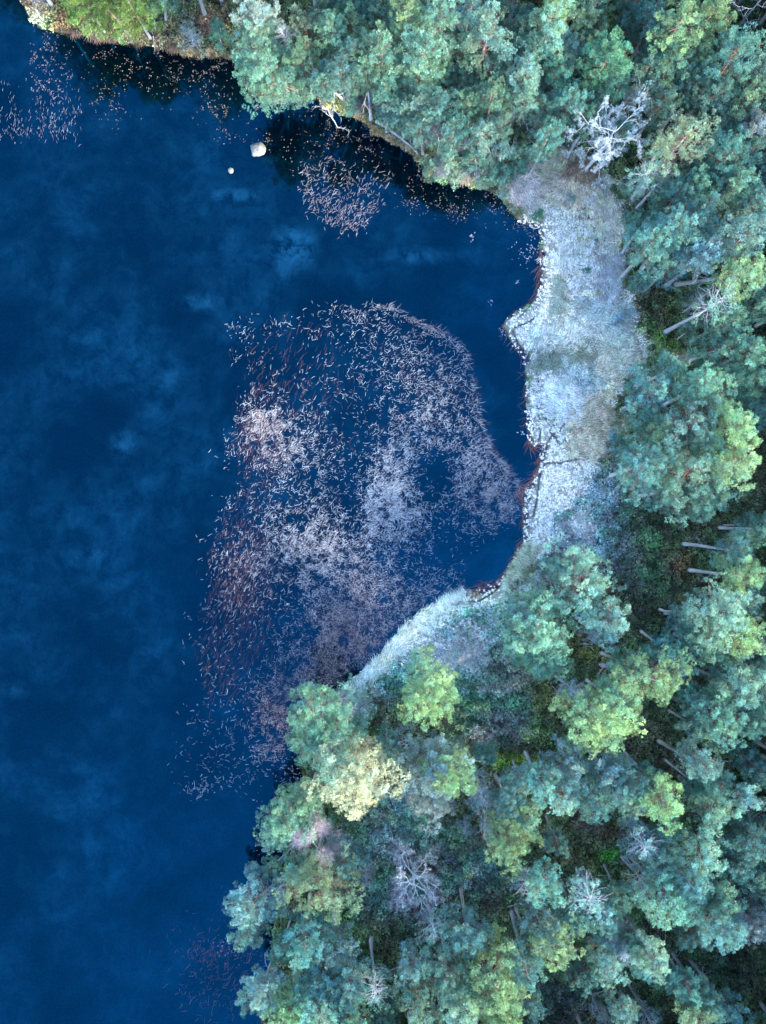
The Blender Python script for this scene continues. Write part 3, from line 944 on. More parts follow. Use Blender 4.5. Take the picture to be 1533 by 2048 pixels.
# ------------------------------------------------------------------ the trees: crown centre x, y, radius (photo px), tint, options
TREES = [
    # point at the bottom of the reed bed
    (622, 1425, 52, 'G', dict(l='mid green pine reaching out over the lower edge of the reed bed')),
    (668, 1462, 84, 'L', dict(l='pale green broad pine at the waterside beside the olive cream one', h=9)),
    (603, 1480, 40, 'G', dict(l='small green pine leaning over the water left of the pale broad pine')),
    (712, 1548, 84, 'O', dict(h=11.5, l='broad pine with an olive cream crown, only one of that colour')),
    (652, 1508, 34, 'S', dict(x=1, l='silvery lichened crown tucked between the pale green and olive cream pines')),
    (772, 1500, 36, 'G', dict(h=7, l='fresh green pine edge showing right of the olive cream crown')),
    (710, 1418, 36, 'S', dict(x=1, h=6, l='silver grey thin tree with bare tips at the top of the lower point')),
    (864, 1388, 66, 'Y', dict(h=10, l='round bright yellow green pine standing alone in the frosty heather')),
    (838, 1346, 34, 'L', dict(h=7, l='small pale green pine touching the top left of the round yellow green pine')),
    (925, 1312, 40, 'S', dict(x=1, h=4, l='low frosty whitish tree in the heather above the round yellow green pine')),
    (862, 1528, 78, 'S', dict(h=9.5, l='broad grey green pine with dead boughs right of the olive cream pine')),
    (905, 1550, 52, 'Y', dict(h=10.5, l='yellow green tall crown on the right side of the broad grey green pine')),
    (868, 1592, 54, 'S', dict(h=7, l='grey lower crown beneath the broad grey green pine')),
    (578, 1636, 58, 'G', dict(h=8, l='green pine on the shore above the lilac birch')),
    (548, 1676, 34, 'L', dict(h=6, l='small pale green pine at the water edge left of the lilac birch')),
    (612, 1600, 34, 'G', dict(h=7, l='small green pine just below the olive cream pine beside the dark inlet')),
    (648, 1772, 70, 'Y', dict(h=10, l='yellow tipped pine below the lilac birch near the lower lake edge')),
    (692, 1722, 38, 'T', dict(h=7, l='teal pine just right below the lilac birch')),
    (600, 1742, 36, 'T', dict(h=7, l='teal pine left below the lilac birch')),
    (500, 1806, 50, 'B', dict(h=9, l='frosty blue green pine standing farthest out on the lower left shore')),
    (497, 1864, 38, 'L', dict(h=8, l='pale green pine directly below the blue green outermost shore pine')),
    (536, 1738, 20, 'T', dict(h=5, l='tiny teal pine in the dark water inlet')),
    (733, 1760, 26, 'S', dict(x=1, h=4, l='thin silvery sapling right of the yellow tipped pine')),
    (470, 1812, 26, 'T', dict(h=6)),
    (550, 1800, 36, 'T', dict(h=7, x=1)),
    # bottom edge
    (612, 1888, 58, 'T', {}), (668, 1900, 50, 'B', {}), (640, 1962, 58, 'T', {}), (560, 1905, 30, 'G', dict(h=6)),
    (520, 1985, 44, 'B', {}), (500, 2005, 34, 'L', dict(h=7)), (585, 2020, 64, 'Y', dict(h=10)), (700, 1975, 52, 'T', {}),
    (640, 2035, 50, 'L', {}), (750, 1985, 44, 'T', dict(x=1)), (700, 2035, 46, 'G', {}), (825, 1935, 46, 'B', dict(b=(829, 1893))),
    (835, 2005, 58, 'L', dict(h=10)), (770, 2040, 40, 'T', {}), (868, 1862, 40, 'T', dict(x=1)), (935, 1868, 52, 'T', {}),
    (895, 1940, 62, 'G', {}), (985, 1955, 78, 'Y', dict(h=12, l='tall yellow green pine, biggest crown along the bottom edge')),
    (1000, 2025, 58, 'Y', dict(h=12)), (928, 2015, 54, 'L', {}), (1052, 1950, 46, 'T', {}), (1060, 2010, 40, 'T', {}),
    (900, 2045, 40, 'G', {}), (850, 1790, 14, 'T', dict(h=3)),
    # lower middle
    (1092, 1765, 48, 'T', dict(b=(1063, 1742))), (1060, 1785, 40, 'B', dict(x=1)), (1085, 1850, 56, 'L', {}), (1118, 1895, 50, 'Y', dict(h=11)),
    (1180, 1800, 58, 'B', dict(x=1, b=(1155, 1742))), (1205, 1830, 50, 'L', {}), (1240, 1800, 40, 'T', {}), (1150, 1840, 44, 'T', {}),
    (1215, 1915, 52, 'B', dict(h=9)), (1265, 1900, 42, 'L', {}), (1175, 1950, 40, 'T', dict(h=8)), (1070, 1905, 36, 'T', {}),
    (1335, 1800, 62, 'L', dict(h=11)), (1290, 1770, 44, 'B', dict(x=1)), (1310, 1735, 40, 'B', dict(x=1)), (1440, 1795, 56, 'L', {}),
    (1385, 1770, 44, 'T', {}), (1445, 1855, 54, 'T', {}), (1390, 1870, 40, 'T', {}), (1508, 1845, 48, 'S', {}),
    (1312, 1925, 46, 'L', {}), (1285, 1930, 40, 'T', {}), (1335, 1960, 40, 'G', {}), (1375, 1975, 34, 'T', {}), (1415, 2010, 48, 'L', {}),
    (1395, 2040, 40, 'Y', {}), (1460, 2020, 34, 'T', {}), (1245, 2020, 40, 'B', dict(b=(1228, 1997))), (1200, 2030, 26, 'S', dict(x=1, h=7)),
    (1300, 2040, 30, 'B', dict(x=1)),
    # around the heather clearing
    (1158, 1165, 76, 'L', dict(h=10, l='big pale green pine at the top edge of the lower pine group')),
    (1120, 1135, 36, 'T', dict(h=7)),
    (1072, 1262, 74, 'L', dict(h=10, l='big pale green pine left of its equally big neighbour, nearest the reeds')),
    (1085, 1320, 56, 'G', dict(h=9)), (1040, 1230, 40, 'B', dict(h=8)),
    (1222, 1248, 48, 'B', dict(h=10, b=(1152, 1235), l='frosty whitish pine alone between two big pale green pines and the clearing')),
    (1190, 1270, 34, 'S', dict(x=1, h=8)),
    (1202, 1438, 80, 'Y', dict(h=12, l='big bright yellow green pine in the middle of the lower forest')),
    (1155, 1385, 40, 'B', dict(x=1, h=9)), (1225, 1400, 46, 'L', dict(h=10)),
    (1302, 1352, 64, 'Y', dict(h=12, b=(1203, 1330), l='yellow green pine touching the upper right of the biggest yellow green one')),
    (1262, 1335, 40, 'G', dict(h=10)), (1335, 1300, 40, 'T', {}),
    (1015, 1600, 48, 'T', dict(h=9)), (965, 1600, 36, 'T', dict(x=1, h=8)), (1022, 1678, 54, 'Y', dict(h=11, l='yellow edged pine left of the dark clearing beside bare grey branches')),
    (975, 1655, 26, 'S', dict(x=1, h=8)), (975, 1512, 30, 'T', dict(h=5)), (1040, 1560, 34, 'B', dict(h=7)), (930, 1660, 26, 'T', dict(h=4, x=1)),
    (1060, 1640, 34, 'L', dict(h=9)),
    (1142, 1532, 52, 'B', dict(h=9)), (1130, 1592, 50, 'L', dict(h=10)), (1085, 1570, 40, 'T', {}), (1115, 1690, 28, 'T', dict(h=7)),
    (1245, 1565, 60, 'T', dict(b=(1190, 1512))), (1195, 1610, 44, 'T', {}), (1270, 1600, 46, 'L', {}), (1215, 1545, 40, 'B', {}),
    (1330, 1608, 50, 'Y', dict(h=12, b=(1258, 1545), l='round yellow green pine with a tight domed crown right of the teal group')),
    (1300, 1560, 36, 'T', {}), (1285, 1690, 54, 'B', dict(x=1, b=(1262, 1628))), (1330, 1700, 48, 'B', {}), (1340, 1660, 34, 'T', {}),
    (1408, 1530, 46, 'B', dict(h=12, b=(1316, 1480))), (1425, 1620, 52, 'L', {}), (1400, 1575, 36, 'T', {}), (1440, 1570, 34, 'T', {}),
    (1405, 1710, 54, 'L', {}), (1450, 1680, 34, 'T', {}),
    (1440, 1430, 70, 'L', {}), (1480, 1370, 60, 'L', {}), (1395, 1400, 36, 'T', {}), (1500, 1440, 50, 'G', {}), (1390, 1450, 34, 'T', {}),
    (1440, 1225, 66, 'L', dict(b=(1330, 1225))), (1375, 1240, 40, 'T', {}), (1480, 1275, 56, 'Y', dict(h=12)), (1410, 1290, 50, 'G', {}),
    (1450, 1330, 50, 'L', {}), (1495, 1150, 54, 'Y', dict(h=12, b=(1378, 1140))), (1500, 1200, 44, 'L', {}), (1470, 1100, 44, 'T', {}), (1360, 1330, 34, 'T', {}),
    (1515, 1540, 40, 'T', dict(b=(1410, 1430))), (1500, 1600, 34, 'B', {}), (1500, 1690, 52, 'T', dict(b=(1495, 1590))), (1510, 1750, 50, 'L', {}), (1480, 1730, 40, 'T', {}),
    (1520, 1330, 40, 'T', {}), (1525, 1390, 40, 'T', {}), (1525, 1060, 36, 'T', {}), (1520, 1290, 36, 'S', {}), (1500, 1050, 26, 'T', dict(h=6)),
    # big group on the right of the bog
    (1300, 785, 58, 'T', dict(h=11)), (1375, 850, 72, 'L', dict(h=12)), (1300, 870, 56, 'G', {}), (1290, 930, 62, 'T', {}),
    (1370, 945, 74, 'L', dict(h=12, l='biggest pale green crown right of the brown bog patch')), (1335, 985, 40, 'T', {}),
    (1480, 925, 56, 'Y', dict(h=13)), (1470, 855, 52, 'Y', dict(h=13)), (1430, 985, 54, 'L', {}), (1400, 1000, 40, 'T', {}),
    (1455, 765, 56, 'L', {}), (1400, 770, 44, 'G', {}), (1440, 700, 50, 'L', {}), (1500, 700, 48, 'L', {}), (1515, 760, 44, 'G', {}), (1345, 735, 34, 'G', {}),
    (1520, 820, 40, 'T', {}), (1425, 900, 50, 'G', {}), (1250, 900, 30, 'T', dict(h=7)),
    # right edge, long leaning trunks
    (1490, 550, 46, 'Y', dict(h=13, b=(1350, 570), l='yellow green crown at the end of the longest pale leaning trunk')),
    (1445, 600, 52, 'G', dict(x=1, b=(1330, 665), h=13)), (1400, 595, 36, 'G', dict(x=1, h=6)), (1385, 655, 24, 'G', dict(h=5)),
    (1465, 640, 40, 'G', {}), (1520, 610, 34, 'T', {}),
    (1300, 490, 54, 'T', {}), (1350, 460, 56, 'T', {}), (1345, 530, 40, 'T', {}), (1400, 440, 54, 'T', {}), (1290, 440, 36, 'D', {}),
    (1415, 505, 46, 'B', dict(h=12)), (1490, 470, 56, 'B', dict(h=13)), (1450, 390, 54, 'G', {}), (1510, 410, 44, 'T', {}), (1350, 395, 44, 'T', {}),
    (1395, 370, 44, 'T', {}), (1280, 560, 24, 'T', dict(h=4)),
    # upper right forest
    (1362, 285, 58, 'O', dict(h=13, l='olive yellow tufted pine right of the silver dead tree', t=(0.33, 0.44, 0.29))),
    (1292, 350, 54, 'G', dict(x=1, h=11, b=(1265, 400))), (1330, 350, 34, 'G', dict(x=1)), (1283, 200, 44, 'B', dict(x=1, b=(1238, 222))),
    (1215, 115, 50, 'G', dict(h=12, t=(0.14, 0.34, 0.22), l='vivid mid green tall pine in the dark gap above the silver dead tree')), (1215, 175, 44, 'T', {}),
    (1360, 50, 54, 'Y', dict(h=13.5)), (1300, 40, 44, 'T', {}), (1425, 25, 46, 'Y', dict(h=13)), (1340, 120, 52, 'G', dict(b=(1254, 165))), (1385, 165, 44, 'T', {}),
    (1400, 95, 40, 'L', {}), (1470, 110, 62, 'T', dict(h=13)), (1510, 150, 54, 'L', {}), (1430, 190, 44, 'T', {}), (1490, 205, 50, 'L', {}), (1440, 250, 40, 'T', {}),
    (1455, 310, 54, 'T', {}), (1505, 300, 48, 'T', {}), (1480, 365, 44, 'L', {}), (1520, 250, 34, 'S', {}), (1405, 320, 36, 'T', {}), (1330, 200, 44, 'T', {}),
    (1300, 130, 34, 'T', {}), (1255, 60, 36, 'D', {}), (1270, 10, 36, 'T', {}), (1520, 350, 34, 'T', {}), (1250, 260, 26, 'T', {}),
    # upper middle forest
    (512, 28, 48, 'S', dict(h=12, t=(0.33, 0.46, 0.42))), (525, 112, 68, 'L', dict(h=11, l='big pale green pine leaning over the upper lake edge')),
    (548, 178, 54, 'G', dict(h=10, l='green pine hanging over the water directly beneath the big pale green shore pine')), (495, 165, 30, 'L', dict(h=8)),
    (600, 125, 44, 'G', {}), (612, 55, 44, 'G', dict(t=(0.22, 0.32, 0.22))), (565, 70, 34, 'S', dict(x=1)), (600, 195, 24, 'G', dict(h=5)),
    (675, 150, 46, 'T', dict(h=11)), (640, 165, 34, 'T', {}), (700, 110, 44, 'L', {}), (660, 60, 40, 'G', {}), (705, 45, 44, 'G', {}), (650, 20, 40, 'G', {}),
    (735, 150, 40, 'G', {}), (765, 105, 54, 'L', dict(h=12)), (750, 30, 44, 'L', {}), (700, 5, 40, 'T', {}), (800, 60, 44, 'G', {}), (775, 170, 34, 'T', {}),
    (850, 95, 60, 'L', dict(h=12.5)), (880, 40, 54, 'L', dict(h=13)), (820, 15, 40, 'Y', dict(h=13)), (860, 5, 44, 'G', {}), (835, 150, 44, 'L', {}), (880, 140, 40, 'G', {}),
    (940, 20, 44, 'T', {}), (975, 75, 60, 'L', dict(h=13)), (930, 100, 40, 'G', {}), (985, 130, 46, 'G', {}), (925, 165, 40, 'T', {}), (1000, 20, 44, 'G', {}),
    (1045, 50, 44, 'T', {}), (1100, 45, 56, 'L', dict(h=13)), (1110, 10, 40, 'Y', dict(h=13)), (1070, 100, 46, 'T', {}), (1125, 100, 46, 'B', {}), (1160, 30, 40, 'G', {}),
    (1110, 155, 50, 'T', dict(t=(0.15, 0.37, 0.33))), (1050, 150, 46, 'B', {}), (1140, 210, 46, 'T', {}), (1185, 230, 36, 'T', {}), (1090, 215, 44, 'T', {}), (1050, 195, 40, 'L', {}),
    (985, 190, 40, 'G', {}), (1005, 245, 30, 'G', {}), (940, 210, 40, 'G', {}), (910, 250, 40, 'T', {}), (965, 265, 34, 'B', {}), (1100, 265, 40, 'T', {}), (1050, 270, 26, 'D', dict(h=6)),
    (845, 205, 44, 'L', {}), (800, 215, 40, 'T', {}), (840, 255, 40, 'T', dict(h=8)), (795, 175, 30, 'B', {}), (880, 200, 34, 'T', {}), (1180, 130, 34, 'T', {}),
    (865, 330, 30, 'L', dict(h=4)), (895, 335, 30, 'L', dict(h=5, l='low pale green pine on the shore under the second lilac birch')), (950, 310, 30, 'T', dict(h=6)),
    (1005, 300, 34, 'B', dict(h=6)), (985, 340, 26, 'T', dict(h=4)), (1010, 345, 22, 'T', dict(h=4)), (1035, 310, 30, 'T', dict(h=5)), (960, 370, 14, 'B', dict(h=2.6)),
    (705, 205, 26, 'T', dict(h=5)), (770, 235, 22, 'T', dict(h=4)), (1080, 300, 26, 'T', dict(h=4)), (1005, 385, 14, 'B', dict(h=2)),
    (1200, 65, 34, 'G', {}), (1165, 80, 34, 'T', {}), (1190, 10, 34, 'T', {}),
    # top left shore
    (165, 8, 44, 'Y', dict(h=7, t=(0.15, 0.27, 0.085), l='left of two yellow green pines at the top left shore')),
    (262, 14, 50, 'Y', dict(h=8, t=(0.15, 0.26, 0.085), l='right of two yellow green pines at the top left shore')), (215, 20, 36, 'Y', dict(h=7, t=(0.14, 0.25, 0.08))),
    (437, 62, 22, 'G', dict(h=3.5, l='small green pine bush on the brown bank left of the big shore pine')),
    (385, 72, 30, 'S', dict(x=1, h=3.5, l='silvery frosted shrub with bare stems on the brown upper bank')),
    (330, -30, 44, 'G', dict(h=8, b=(333, 42), l='green pine cut off by the top edge, pale trunk leaning in')),
    # bushes on the bog margin
    (1080, 424, 15, 'G', dict(h=1.6, t=(0.11, 0.32, 0.20), bush=1, l='small round green bush on the pale bog by the upper bay corner')),
    (1178, 537, 9, 'G', dict(h=1.0, t=(0.10, 0.34, 0.24), bush=1, l='tiny green bush in the middle of the white bog')),
    (1142, 398, 13, 'B', dict(h=1.2, t=(0.34, 0.50, 0.52), bush=1, l='small frosty grey blue bush below the silver dead tree')),
    (1242, 628, 16, 'S', dict(h=1.6, t=(0.46, 0.62, 0.72), bush=1, l='pale blue frosted bush on the right edge of the bog')),
    (1262, 620, 9, 'S', dict(h=1.3, t=(0.46, 0.62, 0.72), bush=1, l='little pale blue frosted bush right beside the larger one')),
    (1288, 1134, 11, 'Y', dict(h=0.9, t=(0.40, 0.62, 0.36), bush=1, l='single light green cushion in the dark heather clearing')),
    (1226, 868, 12, 'B', dict(h=1.2, t=(0.22, 0.50, 0.50), bush=1, l='small turquoise bush right of the brown bog patch')),
    (855, 1725, 18, 'T', dict(h=2.5, bush=1)), (655, 1650, 14, 'T', dict(h=3, bush=1)),
]

LANDMARKS = [(1210, 290, 'the silver dead tree'), (825, 1765, 'the bare white birch'), (640, 1680, 'the lilac birch'),
             (745, 195, 'the small lilac shrub tree'), (875, 285, 'the shoreline lilac birch'), (1288, 1134, 'the light green heather cushion'),
             (712, 1548, 'the olive cream pine'), (864, 1388, 'the round yellow green pine'), (1202, 1438, 'the biggest yellow green pine'),
             (985, 1955, 'the tall yellow green bottom pine'), (1225, 1885, 'the white dead crown'), (1190, 850, 'the brown bog patch'),
             (1490, 550, 'the longest leaning trunk'), (525, 112, 'the big upper shore pine'),
             (1362, 285, 'the olive yellow tufted pine'), (1330, 1608, 'the tight domed yellow pine'),
             (1370, 945, 'the biggest right side crown'), (500, 1806, 'the outermost shore pine'), (1215, 115, 'the vivid green gap pine'),
             (1022, 1678, 'the yellow edged pine'), (1158, 1165, 'the big pale clearing pine')]
DIRS = ['right of', 'upper right of', 'above', 'upper left of', 'left of', 'lower left of', 'below', 'lower right of']
used_labels = {}
far_words = ['touching', 'one crown', 'two crowns', 'three crowns', 'four crowns', 'five crowns', 'six crowns']


def auto_label(x, y, r, tint, small):
    size = 'small' if r < 32 else ('mid sized' if r < 50 else 'large')
    cands = sorted((math.hypot(x - a, y - b), a, b, n) for a, b, n in LANDMARKS if math.hypot(x - a, y - b) > 12)
    for d, a, b, n in cands[:4]:
        k = int(round(math.atan2(b - y, x - a) / (math.pi / 4))) % 8
        fw = far_words[min(int(d / 75), 6)]
        s = '%s %s %s, %s %s %s' % (size, CNAME[tint], 'bush' if small else 'pine', fw if d >= 75 else 'just', DIRS[k], n)
        if s not in used_labels:
            used_labels[s] = 1
            return s
    return s


def add_pine(i, x, y, r, tint, op):
    g = random.Random(1000 + i)
    bush = op.get('bush')
    h = op.get('h', max(6.0, min(13.2, 6.2 + r * 0.085 + g.uniform(-1.8, 1.6))))
    k0 = S * (CAM_H - h * 0.75) / CAM_H
    dense_top = y < 340 and x > 560
    rm = r * k0 * ((0.90 if dense_top else (0.85 if y > 1000 and r < 50 else 0.92)) if not op.get('l') else 1.04)
    thin = op.get('x')
    if thin:
        base_r, (cme, lme) = 2.5, CROWN_X[g.randrange(3)]
        depth = 1.5
    elif rm > 2.15:
        base_r, (cme, lme) = 3.3, CROWN_L[g.randrange(6)]
        depth = 1.0
    elif rm > 1.35:
        base_r, (cme, lme) = 2.3, CROWN_M[g.randrange(6)]
        depth = 1.2
    else:
        base_r, (cme, lme) = 1.3, CROWN_S[g.randrange(4)]
        depth = 1.2
    s = rm / base_r * 1.03
    hc = max(h - 0.62 * base_r * s, 0.35 * h)              # crown centre height
    cx, cy, _ = wpt(x, y, hc - 0.30 * base_r * s)
    if 'b' in op:
        bx, by, _ = wpt(op['b'][0], op['b'][1], 0.1)
    else:
        bx, by = cx + g.uniform(-0.5, 0.5), cy + g.uniform(-0.5, 0.5)
    # keep feet on land
    pa = np.array([[bx, by]])
    for _ in range(40):
        dd = seg_dist(np.array([bx]), np.array([by]), SHW, True)[0]
        if inside(np.array([bx]), np.array([by]), SHW)[0] and dd > 0.5:
            break
        bx += 0.25 if x > 460 else 0.0
        by += 0.25 if y < 500 else 0.0
    bz = float(ground_z(bx, by))
    lean = Vector((cx - bx, cy - by, hc - bz))
    L = lean.length
    q = Vector((0, 0, 1)).rotation_difference(lean.normalized())
    label = op.get('l') or auto_label(x, y, r, tint, bush)
    grp = None if bush else 'pines round the lake'
    root = link('bush' if bush else 'pine_tree', None, label=label, cat='bush' if bush else 'tree',
                group='bushes on the bog' if bush else grp, loc=(bx, by, bz - 0.05))
    root.rotation_mode = 'QUATERNION'
    root.rotation_quaternion = q
    t = op.get('t', TINT[tint])
    j = g.uniform(0.80, 1.16)
    if dense_top:
        j *= 0.88                                        # darker needle tint in the upper forest
    t = tuple(c * j * g.uniform(0.94, 1.06) for c in t)
    c = link('crown', cme, root, loc=(0, 0, L))
    c.scale = (s, s, s * g.uniform(0.9, 1.1))
    c.rotation_euler = (0, 0, g.uniform(0, 6.28))
    c.color = t + (1,)
    if bush:
        c.location = (0, 0, h * 0.4)
        st = link('stem', TRUNKS_GREY[0], root)
        st.scale = (0.3, 0.3, h * 0.6)
        return
    lm = link('limbs', lme, root, loc=(0, 0, L))
    lm.scale = c.scale
    lm.rotation_euler = c.rotation_euler
    tr = link('trunk', (TRUNKS_GREY if thin or g.random() < 0.3 else TRUNKS)[g.randrange(3)], root)
    ws = max(0.45, min(1.25, h / 11))
    tr.scale = (ws, ws, L + 0.35 * base_r * s)
    tr.rotation_euler = (0, 0, g.uniform(0, 6.28))
    if h > 6:
        nb = 4 if thin or 'b' in op else 2
        for k in range(nb):
            b = link('dead_branch', DEADBR[g.randrange(5)], root, loc=(0, 0, L * g.uniform(0.4, 0.78)))
            b.rotation_euler = (0, g.uniform(-0.4, 0.2), g.uniform(0, 6.28))
            sc = g.uniform(0.6, 1.15)
            b.scale = (sc, sc, sc)


for i, (x, y, r, tint, op) in enumerate(TREES):
    add_pine(i, x, y, r, tint, op)

# ------------------------------------------------------------------ bare trees, each limb its own part
def bare_tree(name, label, cat, top, base, r, h, seed, n_limbs, wood, twig_col, twig_n, lichen=0, parts='branch', arms=None, twig_len=0.5, thick=0.21):
    g = np.random.default_rng(seed)
    rm = r * S * (CAM_H - h * 0.7) / CAM_H
    cx, cy, _ = wpt(top[0], top[1], h * 0.72)
    bx, by, _ = wpt(base[0], base[1], 0.1)
    bz = float(ground_z(bx, by))
    root = link(name, None, label=label, cat=cat, loc=(bx, by, bz - 0.05))
    ax = np.array([cx - bx, cy - by, h * 0.72 - bz]) / 0.72
    tp = [ax * t + np.array([math.sin(t * 5 + seed) * 0.12, math.cos(t * 4 + seed) * 0.12, 0]) * h * 0.12 for t in (0, 0.2, 0.4, 0.6, 0.8, 1.0)]
    tr0 = 0.02 * h
    mb = MB()
    mb.tube(tp, [tr0 * k for k in (0.8, 0.7, 0.6, 0.42, 0.25, 0.1)], 8)
    link('trunk', mb.mesh('trunk', wood), root)
    tips = []
    for i in range(n_limbs):
        t = 0.38 + 0.55 * (i + 0.5) / n_limbs
        a = np.array([np.interp(t, (0, 0.2, 0.4, 0.6, 0.8, 1.0), [p[k] for p in tp]) for k in range(3)])
        th = (arms[i] if arms else i * 2.4 + g.uniform(-0.4, 0.4))
        ln = rm * g.uniform(0.75, 1.15) * (1.15 - 0.5 * (t - 0.38))
        d = unit(np.array([math.cos(th), math.sin(th), g.uniform(0.2, 0.55)]))
        mb = MB()

        def grow(p, d, l, rr, lev):
            pts, rad = [p], [rr]
            q = p.copy()
            n = 5
            for k in range(n):
                d = unit(d + g.normal(0, 0.24, 3))
                q = q + d * l / n
                pts.append(q.copy())
                rad.append(rr * (1 - 0.17 * (k + 1)))
                if lev > 0 and k > 0 and g.random() < (0.9 if lev > 1 else 0.7):
                    grow(q.copy(), unit(d + g.normal(0, 0.6, 3)), l * g.uniform(0.35, 0.55), rr * 0.6, lev - 1)
                if lev < 2:
                    tips.append(q.copy())
            mb.tube(pts, rad, 4)
        grow(a, d, ln, tr0 * thick, 3)
        link(parts, mb.mesh('branch', wood), root)
    tips = np.array(tips)
    if twig_n:
        sel = tips[g.integers(0, len(tips), twig_n)] + g.normal(0, 0.22, (twig_n, 3))
        A = unit(sel - np.array([0, 0, h * 0.5]) - ax * 0.1)
        V, T, tn, hu = tufts(sel, A, 9, twig_len, 0.022, 0.8, g.uniform(0.7, 1.3, twig_n), None, g)
        o = link('twigs', make_mesh('twigs', V, tris=T, attrs={'tone': tn, 'hue': hu}, mat=M_NEEDLE), root, kind='stuff')
        o.color = tuple(twig_col) + (1,)
    if lichen:
        sel = tips[g.integers(0, len(tips), lichen)] + g.normal(0, 0.07, (lichen, 3))
        V, T, tn, hu = tufts(sel, np.tile((0, 0, 0.4), (lichen, 1)), 12, 0.12, 0.050, 1.0, g.uniform(0.6, 1.3, lichen), None, g)
        o = link('lichen', make_mesh('lichen', V, tris=T, attrs={'tone': tn, 'hue': hu}, mat=M_NEEDLE), root, kind='stuff')
        o.color = (0.50, 0.57, 0.62, 1)
    return root


bare_tree('dead_pine', 'silver dead tree covered in pale lichen at the top right of the bog', 'tree', (1218, 278), (1172, 343), 66, 10.5, 31,
          18, M_PALEWOOD, (0.6, 0.62, 0.75), 0, lichen=2000)
bare_tree('dead_pine', 'thin leaning dead stem beside the base of the silver dead tree', 'tree', (1203, 322), (1184, 345), 16, 4.0, 33, 3,
          M_PALEWOOD, (0.5, 0.4, 0.35), 0, lichen=30)
bare_tree('bare_birch', 'bare white birch with spreading frosted limbs over lilac twigs in lower heather', 'tree', (826, 1762), (832, 1722), 50, 7.5, 35,
          15, M_PALEWOOD, (0.34, 0.29, 0.34), 520, lichen=500, twig_len=0.34, thick=0.34)
bare_tree('bare_birch', 'lilac bare birch wedged between green pines on the lower shore', 'tree', (640, 1684), (648, 1640), 36, 7.0, 37, 7,
          M_DEADWOOD, (0.60, 0.50, 0.56), 1100, twig_len=0.42)
bare_tree('bare_birch', 'small purple brown bare tree at the upper forest edge', 'tree', (745, 195), (748, 212), 30, 4.5, 39, 6,
          M_DEADWOOD, (0.20, 0.14, 0.17), 600, twig_len=0.45)
bare_tree('bare_birch', 'purple grey bare birch with white stem beside the shoreline log', 'tree', (877, 288), (880, 320), 36, 5.5, 41, 7,
          M_PALEWOOD, (0.32, 0.26, 0.36), 650, twig_len=0.45)
bare_tree('dead_pine', 'white dead crown poking through teal pines near the bottom right', 'tree', (1225, 1888), (1195, 1800), 30, 9.0, 43, 9,
          M_DEADWOOD, (0.5, 0.5, 0.6), 220, lichen=120)
bare_tree('dead_pine', 'bare grey tree leaning out of the top right corner', 'tree', (1505, 20), (1455, 75), 40, 10.0, 45, 6,
          M_DEADWOOD, (0.4, 0.4, 0.5), 0)
bare_tree('dead_pine', 'grey bare branched snag left of the yellow edged pine', 'tree', (960, 1590), (955, 1570), 34, 7.0, 47, 7,
          M_DEADWOOD, (0.4, 0.45, 0.5), 60, lichen=50)
bare_tree('dead_pine', 'twisted white snag at the tip of the lower point', 'tree', (700, 1408), (706, 1395), 26, 5.0, 49, 6,
          M_PALEWOOD, (0.5, 0.5, 0.6), 60, lichen=90)
bare_tree('dead_pine', 'small pinkish bare crown inside the teal pine above the dark clearing', 'tree', (1156, 1540), (1140, 1500), 16, 9.0, 51, 5,
          M_PALEWOOD, (0.5, 0.4, 0.45), 0)
bare_tree('dead_pine', 'silver bare branches on the underside of the right hand pine group', 'tree', (1330, 880), (1300, 900), 26, 6.0, 53, 5,
          M_PALEWOOD, (0.5, 0.5, 0.6), 0)
bare_tree('dead_pine', 'bare grey crown among the darkest top pines', 'tree', (1035, 215), (1020, 260), 38, 8.0, 55, 8,
          M_DEADWOOD, (0.4, 0.4, 0.45), 80)
bare_tree('dead_pine', 'low white twigged shrub on the heather below the grey green pine', 'tree', (860, 1665), (858, 1655), 16, 2.4, 57, 4,
          M_PALEWOOD, (0.5, 0.7, 0.7), 30)
bare_tree('dead_pine', 'pale bare shrub in the olive gap right of the yellow pine', 'tree', (988, 1464), (985, 1455), 14, 2.2, 59, 4,
          M_PALEWOOD, (0.5, 0.5, 0.6), 20)

# ------------------------------------------------------------------ rocks
def rock(name, label, x, y, rpx, seed, hgt, corners):
    g = np.random.default_rng(seed)
    cx, cy, _ = wpt(x, y, 0)
    V, n = [], len(corners)
    rings = [(-0.5, 0.94), (0.05, 1.0), (0.45, 0.93), (0.8, 0.72), (1.0, 0.38)]
    sub = 24
    cp = np.array([(a * rpx * S, -b * rpx * S) for a, b in corners])
    outl = []
    for k in range(sub):
        u = k / sub * n
        i0 = int(u)
        f = u - i0
        outl.append(cp[i0] * (1 - f) + cp[(i0 + 1) % n] * f)
    outl = np.array(outl)
    for (zz, sc) in rings:
        for p in outl:
            j = g.normal(0, 0.014, 3) * rpx * S * 2
            V.append((p[0] * sc + j[0], p[1] * sc + j[1], zz * hgt + j[2] * 1.0))
    V.append((0.05, 0.02, hgt * 1.05))
    Q = [(r * sub + k, r * sub + (k + 1) % sub, (r + 1) * sub + (k + 1) % sub, (r + 1) * sub + k) for r in range(len(rings) - 1) for k in range(sub)]
    T = [((len(rings) - 1) * sub + k, (len(rings) - 1) * sub + (k + 1) % sub, len(V) - 1) for k in range(sub)]
    link(name, make_mesh(name, V, tris=T, quads=Q, mat=M_ROCK), label=label, cat='boulder', group='rocks in the lake', loc=(cx, cy, 0))


